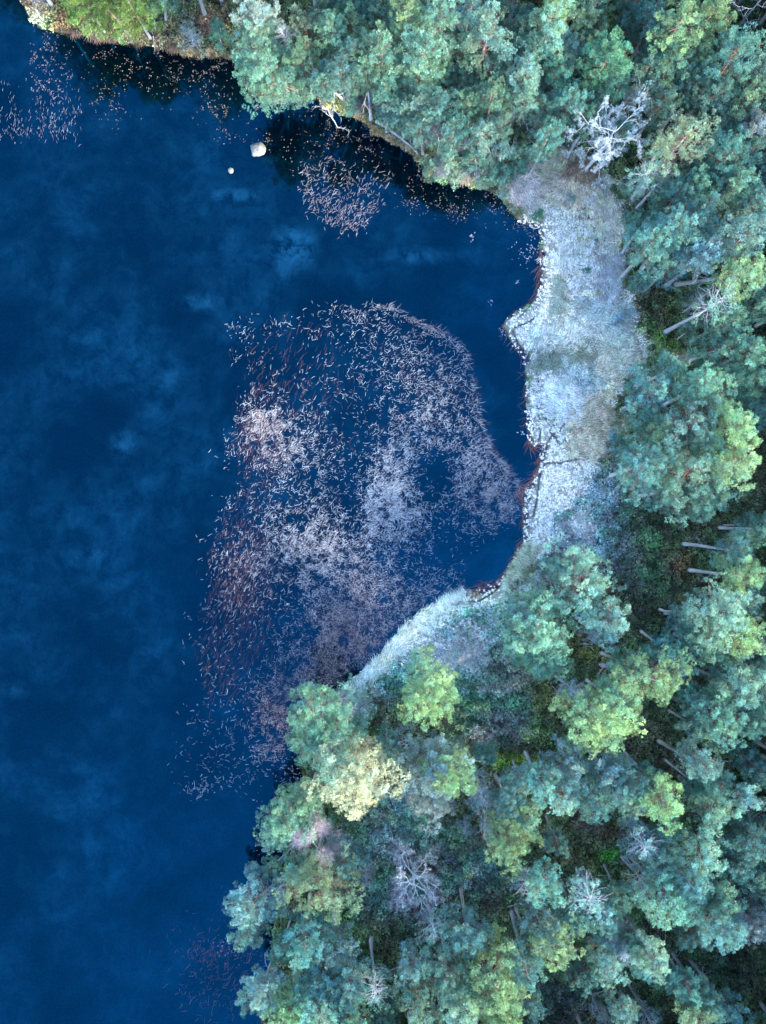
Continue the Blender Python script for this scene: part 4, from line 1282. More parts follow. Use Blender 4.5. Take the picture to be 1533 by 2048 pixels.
rock('boulder', 'large pale angular boulder standing in the lake below the big shore pine', 517, 300, 16, 3, 0.55,
     [(-1.0, -0.5), (-0.45, -0.7), (0.35, -0.95), (0.75, -0.65), (0.98, -0.2), (0.9, 0.35), (0.4, 0.75), (-0.2, 0.85), (-0.75, 0.85), (-0.85, 0.3)])
rock('boulder', 'small pale round stone in the lake left below the large boulder', 462, 341, 6.5, 5, 0.22,
     [(-0.8, -0.5), (0, -0.9), (0.8, -0.6), (0.9, 0.2), (0.5, 0.9), (-0.3, 0.9), (-0.9, 0.3)])
rock('boulder', 'white frosted stone on the bog margin behind the small green bush', 1258, 402, 5, 7, 0.25,
     [(-0.8, -0.5), (0, -0.7), (0.8, -0.6), (0.9, 0.2), (0.5, 0.7), (-0.3, 0.8), (-0.9, 0.3)])

# ------------------------------------------------------------------ logs
def log(label, pts, r0, seed, wood, z=0.14, twigs=8, rough_top=None):
    g = np.random.default_rng(seed)
    P = [np.array(wpt(a, b, z)) for a, b in pts]
    o = P[0].copy()
    o[2] = 0
    root = link('fallen_log', None, label=label, cat='log', loc=tuple(o))
    mb = MB()
    rel = [p - o for p in P]
    mb.tube(rel, [r0 * (1 - 0.7 * i / (len(P) - 1)) for i in range(len(P))], 8)
    link('trunk', mb.mesh('log', wood), root)
    for k in range(twigs):
        f = g.uniform(0.1, 1.0) * (len(P) - 1.001)
        i = int(f)
        p = rel[i] * (1 - (f - i)) + rel[i + 1] * (f - i)
        b = link('branch', DEADBR_P[g.integers(0, 4)], root, loc=tuple(p))
        b.rotation_euler = (0, -0.3, g.uniform(0, 6.28))
        s = g.uniform(0.25, 0.6)
        b.scale = (s, s, s)
    return root


log('long frosted log lying along the upper shore beside tan tussocks', [(752, 242), (775, 256), (800, 275), (822, 292), (838, 310)], 0.17, 3, M_PALEWOOD, 0.32, 12)
log('crooked grey snag fallen into the dark water of the upper inlet', [(645, 216), (656, 218), (662, 232), (670, 244), (676, 256)], 0.10, 4, M_PALEWOOD, 0.25, 5)
log('pale log leaning on the bank where the upper bay meets the bog', [(1060, 452), (1070, 457), (1078, 456)], 0.07, 5, M_DEADWOOD, 0.12, 1)
log('grey trunk standing stub among the frost shrubs on the top left bank', [(72, 20), (80, 34), (86, 42)], 0.07, 6, M_PALEWOOD, 0.4, 2)

# ------------------------------------------------------------------ geometry-node scatter for what cannot be counted
hidden = bpy.data.collections.new('scatter_sources')


def scatter(name, P, rot, scl, idx, col, sources, label, mat=None, kind='stuff', parent=None):
    cname = 'src_' + name
    sc = bpy.data.collections.new(cname)
    for i, me in enumerate(sources):
        o = bpy.data.objects.new('%s_%02d' % (cname, i), me)
        sc.objects.link(o)
    me = bpy.data.meshes.new(name)
    me.vertices.add(len(P))
    me.vertices.foreach_set('co', np.asarray(P, np.float32).ravel())
    for k, t, f, a in (('rot', 'FLOAT_VECTOR', 'vector', rot), ('scl', 'FLOAT_VECTOR', 'vector', scl), ('icol', 'FLOAT_VECTOR', 'vector', col)):
        at = me.attributes.new(k, t, 'POINT')
        at.data.foreach_set(f, np.asarray(a, np.float32).ravel())
    at = me.attributes.new('idx', 'INT', 'POINT')
    at.data.foreach_set('value', np.asarray(idx, np.int32))
    me.update()
    o = link(name, me, parent, label=label, kind=kind)
    ng = bpy.data.node_groups.new(name, 'GeometryNodeTree')
    ng.interface.new_socket('Geometry', in_out='INPUT', socket_type='NodeSocketGeometry')
    ng.interface.new_socket('Geometry', in_out='OUTPUT', socket_type='NodeSocketGeometry')
    gi = ng.nodes.new('NodeGroupInput')
    go = ng.nodes.new('NodeGroupOutput')
    ci = ng.nodes.new('GeometryNodeCollectionInfo')
    ci.inputs['Collection'].default_value = sc
    ci.inputs['Separate Children'].default_value = True
    ci.inputs['Reset Children'].default_value = True
    ip = ng.nodes.new('GeometryNodeInstanceOnPoints')
    ip.inputs['Pick Instance'].default_value = True

    def na(nm, ty):
        n = ng.nodes.new('GeometryNodeInputNamedAttribute')
        n.data_type = ty
        n.inputs[0].default_value = nm
        return n.outputs[0]
    ng.links.new(gi.outputs[0], ip.inputs['Points'])
    ng.links.new(ci.outputs[0], ip.inputs['Instance'])
    ng.links.new(na('idx', 'INT'), ip.inputs['Instance Index'])
    ng.links.new(na('scl', 'FLOAT_VECTOR'), ip.inputs['Scale'])
    e2r = ng.nodes.new('FunctionNodeEulerToRotation')
    ng.links.new(na('rot', 'FLOAT_VECTOR'), e2r.inputs[0])
    ng.links.new(e2r.outputs[0], ip.inputs['Rotation'])
    ng.links.new(ip.outputs[0], go.inputs[0])
    md = o.modifiers.new('scatter', 'NODES')
    md.node_group = ng
    return o


def clump_mesh(name, seed, rad, n, K, L, Wd, up=0.6, flat=0.55):
    g = np.random.default_rng(seed)
    d = unit(g.normal(size=(n, 3)) * np.array([1, 1, 0.7]) + np.array([0, 0, 0.5]))
    d[:, 2] = np.abs(d[:, 2])
    C = d * rad * g.uniform(0.4, 1.0, (n, 1)) * np.array([1, 1, flat])
    V, T, tn, hu = tufts(C, unit(d + np.array([0, 0, up])), K, L, Wd, 0.7, g.uniform(0.3, 1.7, n), None, g)
    return make_mesh(name, V, tris=T, attrs={'tone': tn}, mat=M_COVER)


def strand_mesh(name, seed, n, L, Wd, spread_y, fan=0.25, lift=0.18):
    """long grass combed along +x"""
    g = np.random.default_rng(seed)
    V, T, tn = [], [], []
    for i in range(n):
        a = g.normal(0, fan)
        p = np.array([g.uniform(-0.4, 0.2) * L, g.uniform(-1, 1) * spread_y, 0.0])
        l = L * g.uniform(0.6, 1.2)
        w = Wd * g.uniform(0.7, 1.3)
        k = len(V)
        cv = g.normal(0, 0.35)
        tone = g.uniform(0.3, 1.75)
        for j, (t, z) in enumerate(((0, 0.0), (0.35, lift), (0.7, lift * 0.9), (1.0, lift * 0.35))):
            aa = a + cv * t
            q = p + np.array([math.cos(aa) * l * t, math.sin(aa) * l * t, z * g.uniform(0.7, 1.3)])
            nrm = np.array([-math.sin(aa), math.cos(aa), 0.0]) * w * (1 - 0.75 * t) * 0.5
            V += [q - nrm, q + nrm]
            tn += [tone, tone]
        for j in range(3):
            T += [(k + 2 * j, k + 2 * j + 2, k + 2 * j + 3), (k + 2 * j, k + 2 * j + 3, k + 2 * j + 1)]
    return make_mesh(name, V, tris=T, attrs={'tone': tn}, mat=M_COVER)


HEATH = [clump_mesh('heather_clump_%d' % i, 700 + i, 0.26, 24, 6, 0.13, 0.035) for i in range(4)]
MOSS = [clump_mesh('frost_moss_%d' % i, 720 + i, 0.11, 16, 5, 0.085, 0.036, 0.4, 0.35) for i in range(3)]


def cushion_mesh(name, seed, rad):
    """a knot of small rounded sphagnum heads"""
    g = np.random.default_rng(seed)
    V, T, tn = [], [], []
    for i in range(6):
        c = np.array([g.normal(0, 0.5), g.normal(0, 0.5), 0]) * rad
        rr = rad * g.uniform(0.35, 0.62)
        tone = g.uniform(0.72, 1.2)
        k = len(V)
        ph = g.uniform(0, 6.28)
        for (f, z) in ((1.0, -0.3), (0.72, 0.42)):
            for j in range(6):
                a = ph + j * math.pi / 3
                q = rr * f * g.uniform(0.8, 1.15)
                V.append(c + np.array([q * math.cos(a), q * math.sin(a), rr * z * g.uniform(0.8, 1.2)]))
        V.append(c + np.array([0, 0, rr * 0.62]))
        tn += [tone] * 13
        for j in range(6):
            j2 = (j + 1) % 6
            T += [(k + j, k + j2, k + 6 + j2), (k + j, k + 6 + j2, k + 6 + j), (k + 6 + j, k + 6 + j2, k + 12)]
    return make_mesh(name, V, tris=T, attrs={'tone': tn}, mat=M_COVER)


MOSS = MOSS[:1] + [cushion_mesh('moss_cushion_%d' % i, 760 + i, 0.10) for i in range(3)]
STRANDS = [strand_mesh('grass_strands_%d' % i, 740 + i, 22, 0.60, 0.028, 0.24) for i in range(3)]

x0, x1, y0, y1 = float(wx(20)), float(wx(1600)), float(wy(2120)), float(wy(-60))


def jitter_points(step, xa, xb, ya, yb):
    xs = np.arange(xa, xb, step)
    ys = np.arange(ya, yb, step)
    X, Y = np.meshgrid(xs, ys)
    X = X + rng.uniform(-0.5, 0.5, X.shape) * step
    Y = Y + rng.uniform(-0.5, 0.5, X.shape) * step
    return X.ravel(), Y.ravel()


def dirt_norm(n, s):
    return np.stack([rng.normal(0, 0.15, n), rng.normal(0, 0.15, n), rng.uniform(0, 6.28, n)], -1)


# heather and bilberry over all dry ground
X, Y = jitter_points(0.33, x0, x1, y0, y1)
px, py, d, bog = land_fields(X, Y)
keep = (d > 0.12) & (bog < rng.uniform(0.15, 0.85, bog.shape))
X, Y, px, py, d = X[keep], Y[keep], px[keep], py[keep], d[keep]
n = len(X)
s = rng.uniform(0.7, 1.75, n)
c = heath_color(px, py) * rng.uniform(0.30, 2.0, (n, 1)) * 3.1
c *= 1 + rng.normal(0, 0.10, (n, 3))
scatter('heather', np.stack([X, Y, ground_z(X, Y) - 0.02], -1), dirt_norm(n, 1), np.stack([s, s, s * rng.uniform(0.8, 1.6, n)], -1),
        rng.integers(0, 4, n), np.clip(c, 0.01, 0.9), HEATH, 'low heather and bilberry covering the forest floor, frosted near the bog')

# frosted sphagnum of the bog
X, Y = jitter_points(0.135, float(wx(640)), float(wx(1310)), float(wy(1430)), float(wy(270)))
px, py, d, bog = land_fields(X, Y)
ck = np.full(X.shape, 1e9)
for cc in CR:
    ck = np.minimum(ck, seg_dist(X, Y, cc))
fringe = (d < 0.9) & (rng.random(X.shape) < 0.45)
hole = fbm(X, Y, 3.2, 2, 88) < 0.40 + 0.05 * (d < 0.9)
keep = (d > -0.05) & (bog > rng.uniform(0.2, 0.8, bog.shape)) & (ck > 0.11) & ~fringe & ~(hole & (rng.random(X.shape) < 0.8))
X, Y, px, py, d = X[keep], Y[keep], px[keep], py[keep], d[keep]
n = len(X)
s = rng.uniform(0.6, 1.35, n)
c = bog_color(px, py) * rng.uniform(0.75, 1.35, (n, 1)) * 1.12
scatter('bog_moss', np.stack([X, Y, ground_z(X, Y) - 0.005], -1), dirt_norm(n, 1), np.stack([s, s, s], -1),
        rng.choice(4, n, p=(0.16, 0.28, 0.28, 0.28)), np.clip(c, 0.01, 0.92), MOSS, 'frosted white moss and short sedge covering the bog')

# long combed grass: px, py, rx, ry, angle of the patch, combing direction (deg, picture, clockwise from right), count
GRASS = [(1125, 712, 55, 22, -12, -25, 520, (0.20, 0.24, 0.19)), (1125, 680, 60, 25, -12, -35, 380, (0.56, 0.60, 0.54)),
         (1118, 585, 11, 34, 5, 70, 80, (0.30, 0.36, 0.30)), (1200, 625, 45, 18, 5, 15, 260, (0.44, 0.50, 0.46)),
         (1215, 665, 50, 35, 0, 30, 260, (0.52, 0.56, 0.48)), (1240, 722, 50, 35, 0, -40, 280, (0.54, 0.54, 0.44)),
         (1155, 740, 40, 22, 30, 40, 260, (0.50, 0.58, 0.54)), (1165, 745, 18, 18, 0, 50, 90, (0.16, 0.24, 0.24)),
         (1190, 850, 44, 36, 0, -10, 520, (0.54, 0.46, 0.33)), (1175, 890, 40, 22, 0, 10, 180, (0.58, 0.52, 0.38)),
         (1130, 385, 50, 25, 20, -50, 180, (0.50, 0.46, 0.38)), (1095, 325, 50, 28, 0, -60, 180, (0.48, 0.48, 0.36)),
         (1165, 350, 35, 22, 20, -30, 220, (0.26, 0.20, 0.15)), (1215, 420, 36, 60, 0, 60, 160, (0.66, 0.66, 0.56)),
         (1150, 510, 60, 60, 0, 75, 140, (0.78, 0.78, 0.68)), (1220, 560, 24, 50, 0, 80, 200, (0.46, 0.48, 0.48)),
         (1037, 1128, 14, 36, 30, 10, 260, (0.38, 0.42, 0.30)), (1055, 1168, 40, 20, -30, -40, 220, (0.46, 0.56, 0.52)),
         (880, 1216, 50, 10, -28, -70, 200, (0.66, 0.74, 0.62)), (790, 1292, 50, 12, -45, -30, 240, (0.66, 0.74, 0.62)),
         (725, 1362, 46, 16, -42, -40, 380, (0.56, 0.68, 0.62)), (690, 1396, 36, 12, -42, -50, 240, (0.38, 0.34, 0.32)),
         (1120, 800, 50, 40, 0, 20, 200, (0.76, 0.78, 0.72)), (70, 18, 22, 26, 0, 40, 80, (0.20, 0.20, 0.19)),
         (940, 352, 40, 10, 8, 60, 160, (0.52, 0.44, 0.36)), (1360, 715, 20, 8, 0, 30, 60, (0.50, 0.40, 0.32)),
         (1045, 385, 30, 34, 0, 30, 200, (0.62, 0.56, 0.52)), (610, 190, 18, 14, 0, 40, 60, (0.26, 0.20, 0.12)),
         (200, 72, 70, 7, 8, 60, 110, (0.14, 0.11, 0.10)), (380, 98, 60, 7, 6, 70, 80, (0.16, 0.12, 0.09))]
PP, RR, SS, CC = [], [], [], []
for (gx, gy, rx, ry, ang, comb, cnt, col) in GRASS:
    a = R(ang)
    u = rng.normal(0, 0.55, (cnt, 2))
    qx = gx + u[:, 0] * rx * math.cos(a) - u[:, 1] * ry * math.sin(a)
    qy = gy + u[:, 0] * rx * math.sin(a) + u[:, 1] * ry * math.cos(a)
    X, Y = wx(qx), wy(qy)
    _, _, d, _ = land_fields(X, Y)
    k = d > 0.05
    X, Y, qx, qy = X[k], Y[k], qx[k], qy[k]
    n = len(X)
    flow = -R(comb) + (fbm(qx, qy, 1 / 30, 2, 5) - 0.5) * 3.0 + rng.normal(0, 0.18, n)
    PP.append(np.stack([X, Y, ground_z(X, Y)], -1))
    RR.append(np.stack([np.zeros(n), np.zeros(n), flow], -1))
    s = rng.uniform(0.6, 1.25, n)
    SS.append(np.stack([s, s, s * 0.8], -1))
    CC.append(np.array(col) * rng.uniform(0.65, 1.45, (n, 1)) * (1 + rng.normal(0, 0.05, (n, 3))))
P = np.concatenate(PP)
scatter('bog_grass', P, np.concatenate(RR), np.concatenate(SS), rng.integers(0, 3, len(P)), np.clip(np.concatenate(CC), 0.01, 0.9),
        STRANDS, 'long matted grass combed flat in swirls over the bog')

# ------------------------------------------------------------------ tan tussocks along the upper shore, each one a thing
def tussock_mesh(name, seed):
    g = np.random.default_rng(seed)
    n = 90
    d = unit(g.normal(size=(n, 3)) * np.array([1, 1, 0.5]) + np.array([0, 0, 0.6]))
    d[:, 2] = np.abs(d[:, 2])
    C = d * np.array([0.22, 0.22, 0.18]) * g.uniform(0.3, 1, (n, 1))
    V, T, tn, _ = tufts(C, unit(d), 7, 0.20, 0.03, 0.5, g.uniform(0.7, 1.3, n), None, g)
    return make_mesh(name, V, tris=T, attrs={'tone': tn, 'hue': np.full(len(V), 0.5)}, mat=M_NEEDLE)


TUS = [tussock_mesh('tussock_%d' % i, 800 + i) for i in range(3)]
tpos = [(733, 240, 'nearest the fallen snag'), (741, 252, 'second along the frosted log'), (749, 263, 'at the thick end of the frosted log'),
        (758, 268, 'beside the frosted log'), (768, 272, 'pressed to the frosted log'), (778, 277, 'under the middle of the frosted log'),
        (788, 283, 'right of the log middle'), (798, 288, 'roundest one below the log'), (807, 293, 'below the thin half of the log'),
        (816, 298, 'near the log tip'), (825, 304, 'at the log tip'), (835, 318, 'between the log tip and the purple birch'),
        (838, 312, 'just above the log tip'), (715, 234, 'left of the log beside the dark inlet'), (687, 222, 'above the fallen snag'),
        (650, 210, 'at the root of the fallen snag'), (880, 359, 'under the low pale green pine'), (909, 347, 'right of the low pale green pine'),
        (862, 350, 'left of the low pale green pine'), (367, 104, 'on the top left bank'), (382, 106, 'second on the top left bank'),
        (394, 107, 'third on the top left bank'), (420, 106, 'rightmost on the top left bank'), (630, 181, 'under the big upper shore pine'),
        (1195, 588, 'tiny one in the frosted bog grass')]
for i, (tx, ty, w) in enumerate(tpos):
    g = random.Random(i)
    X, Y = float(wx(tx)), float(wy(ty))
    o = link('grass_tussock', TUS[i % 3], label='tan round grass tussock ' + w, cat='grass tussock', group='tan grass tussocks along the shore',
             loc=(X, Y, max(0.03, float(ground_z(X, Y)))))
    s = g.uniform(0.8, 1.25) * (1.0 if ty < 330 else 0.8)
    o.scale = (s, s * g.uniform(0.8, 1.2), s * 1.1)
    o.rotation_euler = (0, 0, g.uniform(0, 6))
    t = g.uniform(0.85, 1.1)
    o.color = (0.62 * t, 0.50 * t, 0.33 * t, 1)

# ------------------------------------------------------------------ reeds and floating leaves
def reeds(name, label, px, py, ang, ln, wd, col, z=0.02, lift=0.10, kink=0.34):
    """bent straws lying on and leaning just above the water"""
    n = len(px)
    X, Y = wx(px), wy(py)
    a0 = -np.radians(ang)
    a1 = a0 + rng.normal(0, kink, n)
    l1 = ln * rng.uniform(0.25, 0.75, n)
    l2 = ln - l1
    zz = z + rng.uniform(0, 0.04, n)
    lf = lift * rng.uniform(0, 1, n)
    p0 = np.stack([X, Y, zz - 0.02], -1)
    p1 = p0 + np.stack([np.cos(a0) * l1, np.sin(a0) * l1, lf], -1)
    p2 = p1 + np.stack([np.cos(a1) * l2, np.sin(a1) * l2, -lf * rng.uniform(0, 0.9, n)], -1)
    V, k = [], n
    for p, aa, f in ((p0, a0, 0.8), (p1, (a0 + a1) / 2, 1.0), (p2, a1, 0.35)):
        nr = np.stack([-np.sin(aa), np.cos(aa), np.zeros(n)], -1) * (wd * f / 2)[:, None]
        up = np.array([0, 0, 1.0]) * (wd * f * 0.6)[:, None]
        V += [p - nr, p + nr, p + up]
    V = np.stack(V, 1)                                      # n,9,3
    base = (np.arange(n) * 9)[:, None]
    q = []
    for s_ in (0, 3):
        for (u, v) in ((0, 2), (2, 1), (1, 0)):
            q.append(np.concatenate([base + s_ + u, base + s_ + v, base + s_ + v + 3, base + s_ + u + 3], 1))
    q = np.concatenate(q, 0)
    c = np.repeat(col, 9, 0)
    me = make_mesh(name, V.reshape(-1, 3), quads=q, vecs={'col': np.clip(c, 0, 0.95)}, mat=M_REED)
    return link(name, me, label=label, kind='stuff')


BED = [(760, 603), (800, 618), (835, 642), (885, 662), (918, 682), (934, 705), (945, 745), (958, 790), (966, 850), (985, 900),
       (1012, 935), (1035, 960), (1048, 985), (1048, 1010), (1030, 1040), (1010, 1062), (985, 1078), (960, 1100), (935, 1115), (925, 1150),
       (930, 1176), (890, 1194), (850, 1216), (812, 1250), (780, 1287), (750, 1322), (722, 1348), (692, 1374), (662, 1400),
       (625, 1440), (600, 1485), (585, 1500), (545, 1530), (520, 1555), (480, 1560), (430, 1600), (395, 1600), (330, 1565), (385, 1500),
       (375, 1450), (405, 1380), (390, 1290), (405, 1180), (425, 1120), (432, 1060), (470, 1000), (482, 930), (470, 870), (488, 810),
       (500, 760), (475, 700), (470, 650), (540, 640), (600, 625), (650, 622), (700, 612)]
bx = rng.uniform(330, 1055, 390000)
by = rng.uniform(598, 1605, 390000)
wst = np.clip((760 - bx) / 200, 0.15, 1)
jx = bx + (fbm(bx, by, 1 / 30, 3, 2) - 0.5) * 110 * wst + rng.normal(0, 14, len(bx)) * wst
jy = by + (fbm(bx, by, 1 / 30, 3, 4) - 0.5) * 80 * wst + rng.normal(0, 10, len(bx)) * wst
ins = inside(jx, jy, BED)
_, _, dsh, _ = land_fields(wx(bx), wy(by))
B = lambda *a: blob(bx, by, *a)
edge = np.exp(-(seg_dist(bx, by, BED[0:14]) / 13.0) ** 2)
dens = (0.12 + 1.3 * B(772, 975, 42, 72, 10) + 0.55 * B(800, 1040, 80, 50) + 1.15 * B(525, 842, 34, 36) + 0.45 * B(560, 900, 80, 60)
        + 0.75 * B(960, 960, 70, 75) + 0.55 * B(1000, 1010, 50, 40) + 0.40 * B(640, 1060, 90, 60) + 0.55 * B(680, 1160, 120, 70)
        + 0.95 * B(720, 1250, 90, 60, -40) + 1.1 * B(650, 1330, 90, 60, -45) + 0.9 * B(570, 1430, 50, 70) + 0.5 * B(545, 1500, 30, 30) + 0.40 * B(860, 870, 60, 50)
        + 0.30 * B(860, 780, 80, 80) + 0.45 * B(870, 1190, 70, 26, -20) + 0.15 * B(480, 1180, 60, 110) + 0.40 * edge
        + 0.22 * B(740, 640, 60, 30) + 0.12 * B(410, 1580, 26, 20) + 0.3 * B(570, 1100, 80, 50))
dens = dens * (1 - 0.95 * B(872, 945, 42, 52)) * (1 - 0.93 * B(985, 1120, 70, 46)) * (1 - 0.75 * B(700, 1005, 30, 60)) * (1 - 0.72 * B(600, 705, 90, 60)) \
    * (1 - 0.65 * B(690, 860, 60, 60)) * (1 - 0.5 * B(430, 1420, 70, 90)) * (1 - 0.55 * B(500, 1320, 60, 50)) * (1 - 0.5 * B(560, 1190, 40, 50)) * (1 - 0.7 * B(880, 1060, 50, 36))
clus = fbm(bx, by, 1 / 11, 2, 17)
dens = dens * np.clip(0.25 + 1.9 * (clus - 0.28), 0.12, 1.7) * np.clip(-dsh / 0.8, 0.1, 1)
pick = ins & (rng.random(len(bx)) < dens ** 1.3 * 0.92) & (dsh < 0.0)
px_, py_ = bx[pick], by[pick]
n = len(px_)
low = np.clip(blob(px_, py_, 690, 1290, 150, 110, -40) + blob(px_, py_, 565, 1440, 60, 90), 0, 1)
west = blob(px_, py_, 470, 1190, 80, 160) + 0.7 * blob(px_, py_, 520, 900, 70, 80) + 0.6 * blob(px_, py_, 560, 700, 120, 60)
edg = np.exp(-(seg_dist(px_, py_, BED[0:14]) / 13.0) ** 2)
ang = rng.normal(-20, 48, n)
ang = np.where(west > rng.random(n) * 1.1, rng.normal(-62, 22, n), ang)
ang = np.where(edg > rng.random(n) * 1.2, rng.normal(14, 26, n), ang)
ang = np.where(low > rng.random(n) * 0.9, rng.uniform(-180, 180, n), ang)
ln = (0.11 + 0.40 * rng.random(n) ** 2.0) * (1 - 0.2 * low) * (1 + 0.5 * edg)
wd = rng.uniform(0.008, 0.021, n) * (1 - 0.2 * low)
bright = np.array([0.80, 0.86, 0.94])
lil = np.array([0.40, 0.34, 0.40])
brn = np.array([0.20, 0.10, 0.12])
k1 = np.clip(0.25 + 0.35 * (rng.random(n) - 0.5) + 0.55 * low + 0.35 * edg + 0.3 * blob(px_, py_, 960, 1000, 60, 60) - 0.4 * blob(px_, py_, 775, 980, 70, 80), 0, 1)[:, None]
col = bright * (1 - k1) + lil * k1
wb = (west > 0.35) & (rng.random(n) < 0.35)
wb |= (rng.random(n) < 0.16 + 0.20 * low)
col[wb] = brn * rng.uniform(0.7, 1.6, (wb.sum(), 1))
ln[wb] *= 1.25
wd[wb] *= 0.75
col *= rng.uniform(0.35, 1.15, (n, 1))
reeds('reed_bed', 'large bed of bent frosted reeds lying in the bay', px_, py_, ang, ln, wd, col)

# submerged brown stalks on the open side of the bed
n0 = 1900
qx = np.concatenate([rng.normal(480, 40, n0 // 2), rng.normal(500, 28, n0 // 6), rng.normal(600, 70, n0 // 6), rng.normal(440, 50, n0 // 6)])
qy = np.concatenate([rng.normal(1190, 95, n0 // 2), rng.normal(880, 50, n0 // 6), rng.normal(770, 80, n0 // 6), rng.normal(1330, 50, n0 // 6)])
k = inside(qx + rng.normal(0, 10, len(qx)), qy, BED)
qx, qy = qx[k], qy[k]
n = len(qx)
reeds('drowned_reeds', 'dull red brown reeds drowned just under the ice along the open side of the reed bed', qx, qy, rng.normal(-63, 14, n),
      rng.uniform(0.4, 0.95, n), rng.uniform(0.012, 0.024, n),
      np.array([0.075, 0.036, 0.042]) * rng.uniform(0.5, 1.8, (n, 1)), 0.004, 0.02, 0.25)

# upper patch
UP = [(598, 335), (650, 318), (700, 335), (770, 345), (785, 370), (745, 392), (765, 410), (742, 425), (738, 445), (712, 472), (668, 462),
      (640, 440), (612, 420), (600, 385)]
ux, uy = rng.uniform(590, 800, 5200), rng.uniform(310, 480, 5200)
k = inside(ux + rng.normal(0, 7, 5200), uy + rng.normal(0, 7, 5200), UP)
k &= rng.random(5200) < np.clip(0.30 + 0.55 * blob(ux, uy, 695, 435, 50, 40) + 0.3 * blob(ux, uy, 620, 390, 20, 50), 0, 1) * 0.72 * np.clip(fbm(ux, uy, 1 / 12, 2, 3) * 2 - 0.3, 0, 1)
ux, uy = ux[k], uy[k]
n = len(ux)
reeds('reed_patch', 'fan shaped patch of pinkish frosted reeds below the upper inlet', ux, uy, rng.normal(-50, 42, n), rng.uniform(0.14, 0.46, n),
      rng.uniform(0.012, 0.034, n), (np.array([0.50, 0.50, 0.60]) * (1 - (u_ := rng.uniform(0, 0.8, (n, 1)))) + np.array([0.30, 0.20, 0.24]) * u_) * rng.uniform(0.35, 0.95, (n, 1)))

# top left patch
ux, uy = rng.uniform(-5, 165, 6000), rng.uniform(120, 295, 6000)
w = 0.75 * blob(ux, uy, 60, 250, 90, 34) + 0.30 * blob(ux, uy, 95, 200, 60, 40) + 0.3 * blob(ux, uy, 10, 180, 20, 30) + 0.25 * blob(ux, uy, 130, 240, 30, 40)
k = rng.random(6000) < w * 0.26 * np.clip(fbm(ux, uy, 1 / 14, 2, 6) * 3 - 0.7, 0, 1.5)
ux, uy = ux[k], uy[k]
n = len(ux)
reeds('reed_patch', 'thin patch of upright pink and white reed stubs at the upper left edge', ux, uy, rng.normal(-82, 22, n), rng.uniform(0.12, 0.36, n),
      rng.uniform(0.010, 0.026, n), (np.array([0.44, 0.48, 0.60]) * (1 - (u_ := rng.random((n, 1)))) + np.array([0.18, 0.12, 0.18]) * u_) * rng.uniform(0.3, 1.0, (n, 1)))

# scattered bottom left stalks, stray ones, and the rusty rushes hugging the bog edge
ux, uy = rng.normal(440, 45, 520), rng.normal(1965, 60, 520)
uy = np.where(rng.random(520) < 0.3, rng.normal(1910, 16, 520), uy)
n = 520
reeds('drowned_reeds', 'faint rusty reeds under the ice at the lower left shore', ux, uy, rng.normal(-60, 40, n), rng.uniform(0.2, 0.7, n),
      rng.uniform(0.015, 0.03, n), np.array([0.10, 0.06, 0.09]) * rng.uniform(0.5, 2.2, (n, 1)), 0.004, 0.02, 0.5)


def along(path, n, spread, jit=22):
    P = np.asarray(path, float)
    L = np.r_[0, np.cumsum(np.hypot(*np.diff(P, axis=0).T))]
    t = rng.uniform(0, L[-1], n)
    x = np.interp(t, L, P[:, 0])
    y = np.interp(t, L, P[:, 1])
    x2 = np.interp(t + 2, L, P[:, 0])
    y2 = np.interp(t + 2, L, P[:, 1])
    a = np.degrees(np.arctan2(y2 - y, x2 - x))
    return x + rng.normal(0, spread, n), y + rng.normal(0, spread, n), a + rng.normal(0, jit, n)


RU = [along([(1080, 465), (1081, 520), (1079, 560), (1070, 595), (1055, 612), (1035, 624)], 110, 1.4),
      along([(1084, 905), (1078, 930), (1066, 960), (1048, 982), (1040, 990)], 150, 2.2, 26),
      along([(1046, 1075), (1031, 1110), (1012, 1145), (995, 1166)], 90, 1.5, 15), along([(990, 1166), (960, 1176)], 50, 3, 25),
      along([(1047, 985), (1047, 1050)], 60, 2, 20), along([(1058, 870), (1060, 892), (1068, 898)], 40, 2, 20),
      along([(1052, 740), (1054, 850)], 60, 2, 60), along([(1008, 650), (1030, 696), (1046, 712)], 40, 2, 60)]
ux, uy, aa = (np.concatenate([r_[i] for r_ in RU]) for i in range(3))
n = len(ux)
reeds('shore_rushes', 'rusty red rushes laid along the water edge of the bog', ux, uy, aa, rng.uniform(0.4, 1.2, n), rng.uniform(0.012, 0.026, n),
      np.array([0.26, 0.13, 0.12]) * rng.uniform(0.5, 1.7, (n, 1)), 0.06, 0.08, 0.2)

sx = np.concatenate([rng.normal(a, s_, k_) for a, b, s_, k_ in ((1035, 565, 3, 6), (980, 603, 4, 7), (1048, 505, 12, 26), (945, 475, 5, 8), (1064, 500, 6, 30), (1045, 868, 8, 10), (1012, 660, 8, 24))])
sy = np.concatenate([rng.normal(b, s_, k_) for a, b, s_, k_ in ((1035, 565, 3, 6), (980, 603, 4, 7), (1048, 505, 12, 26), (945, 475, 5, 8), (1064, 500, 14, 30), (1045, 868, 4, 10), (1012, 660, 12, 24))])
n = len(sx)


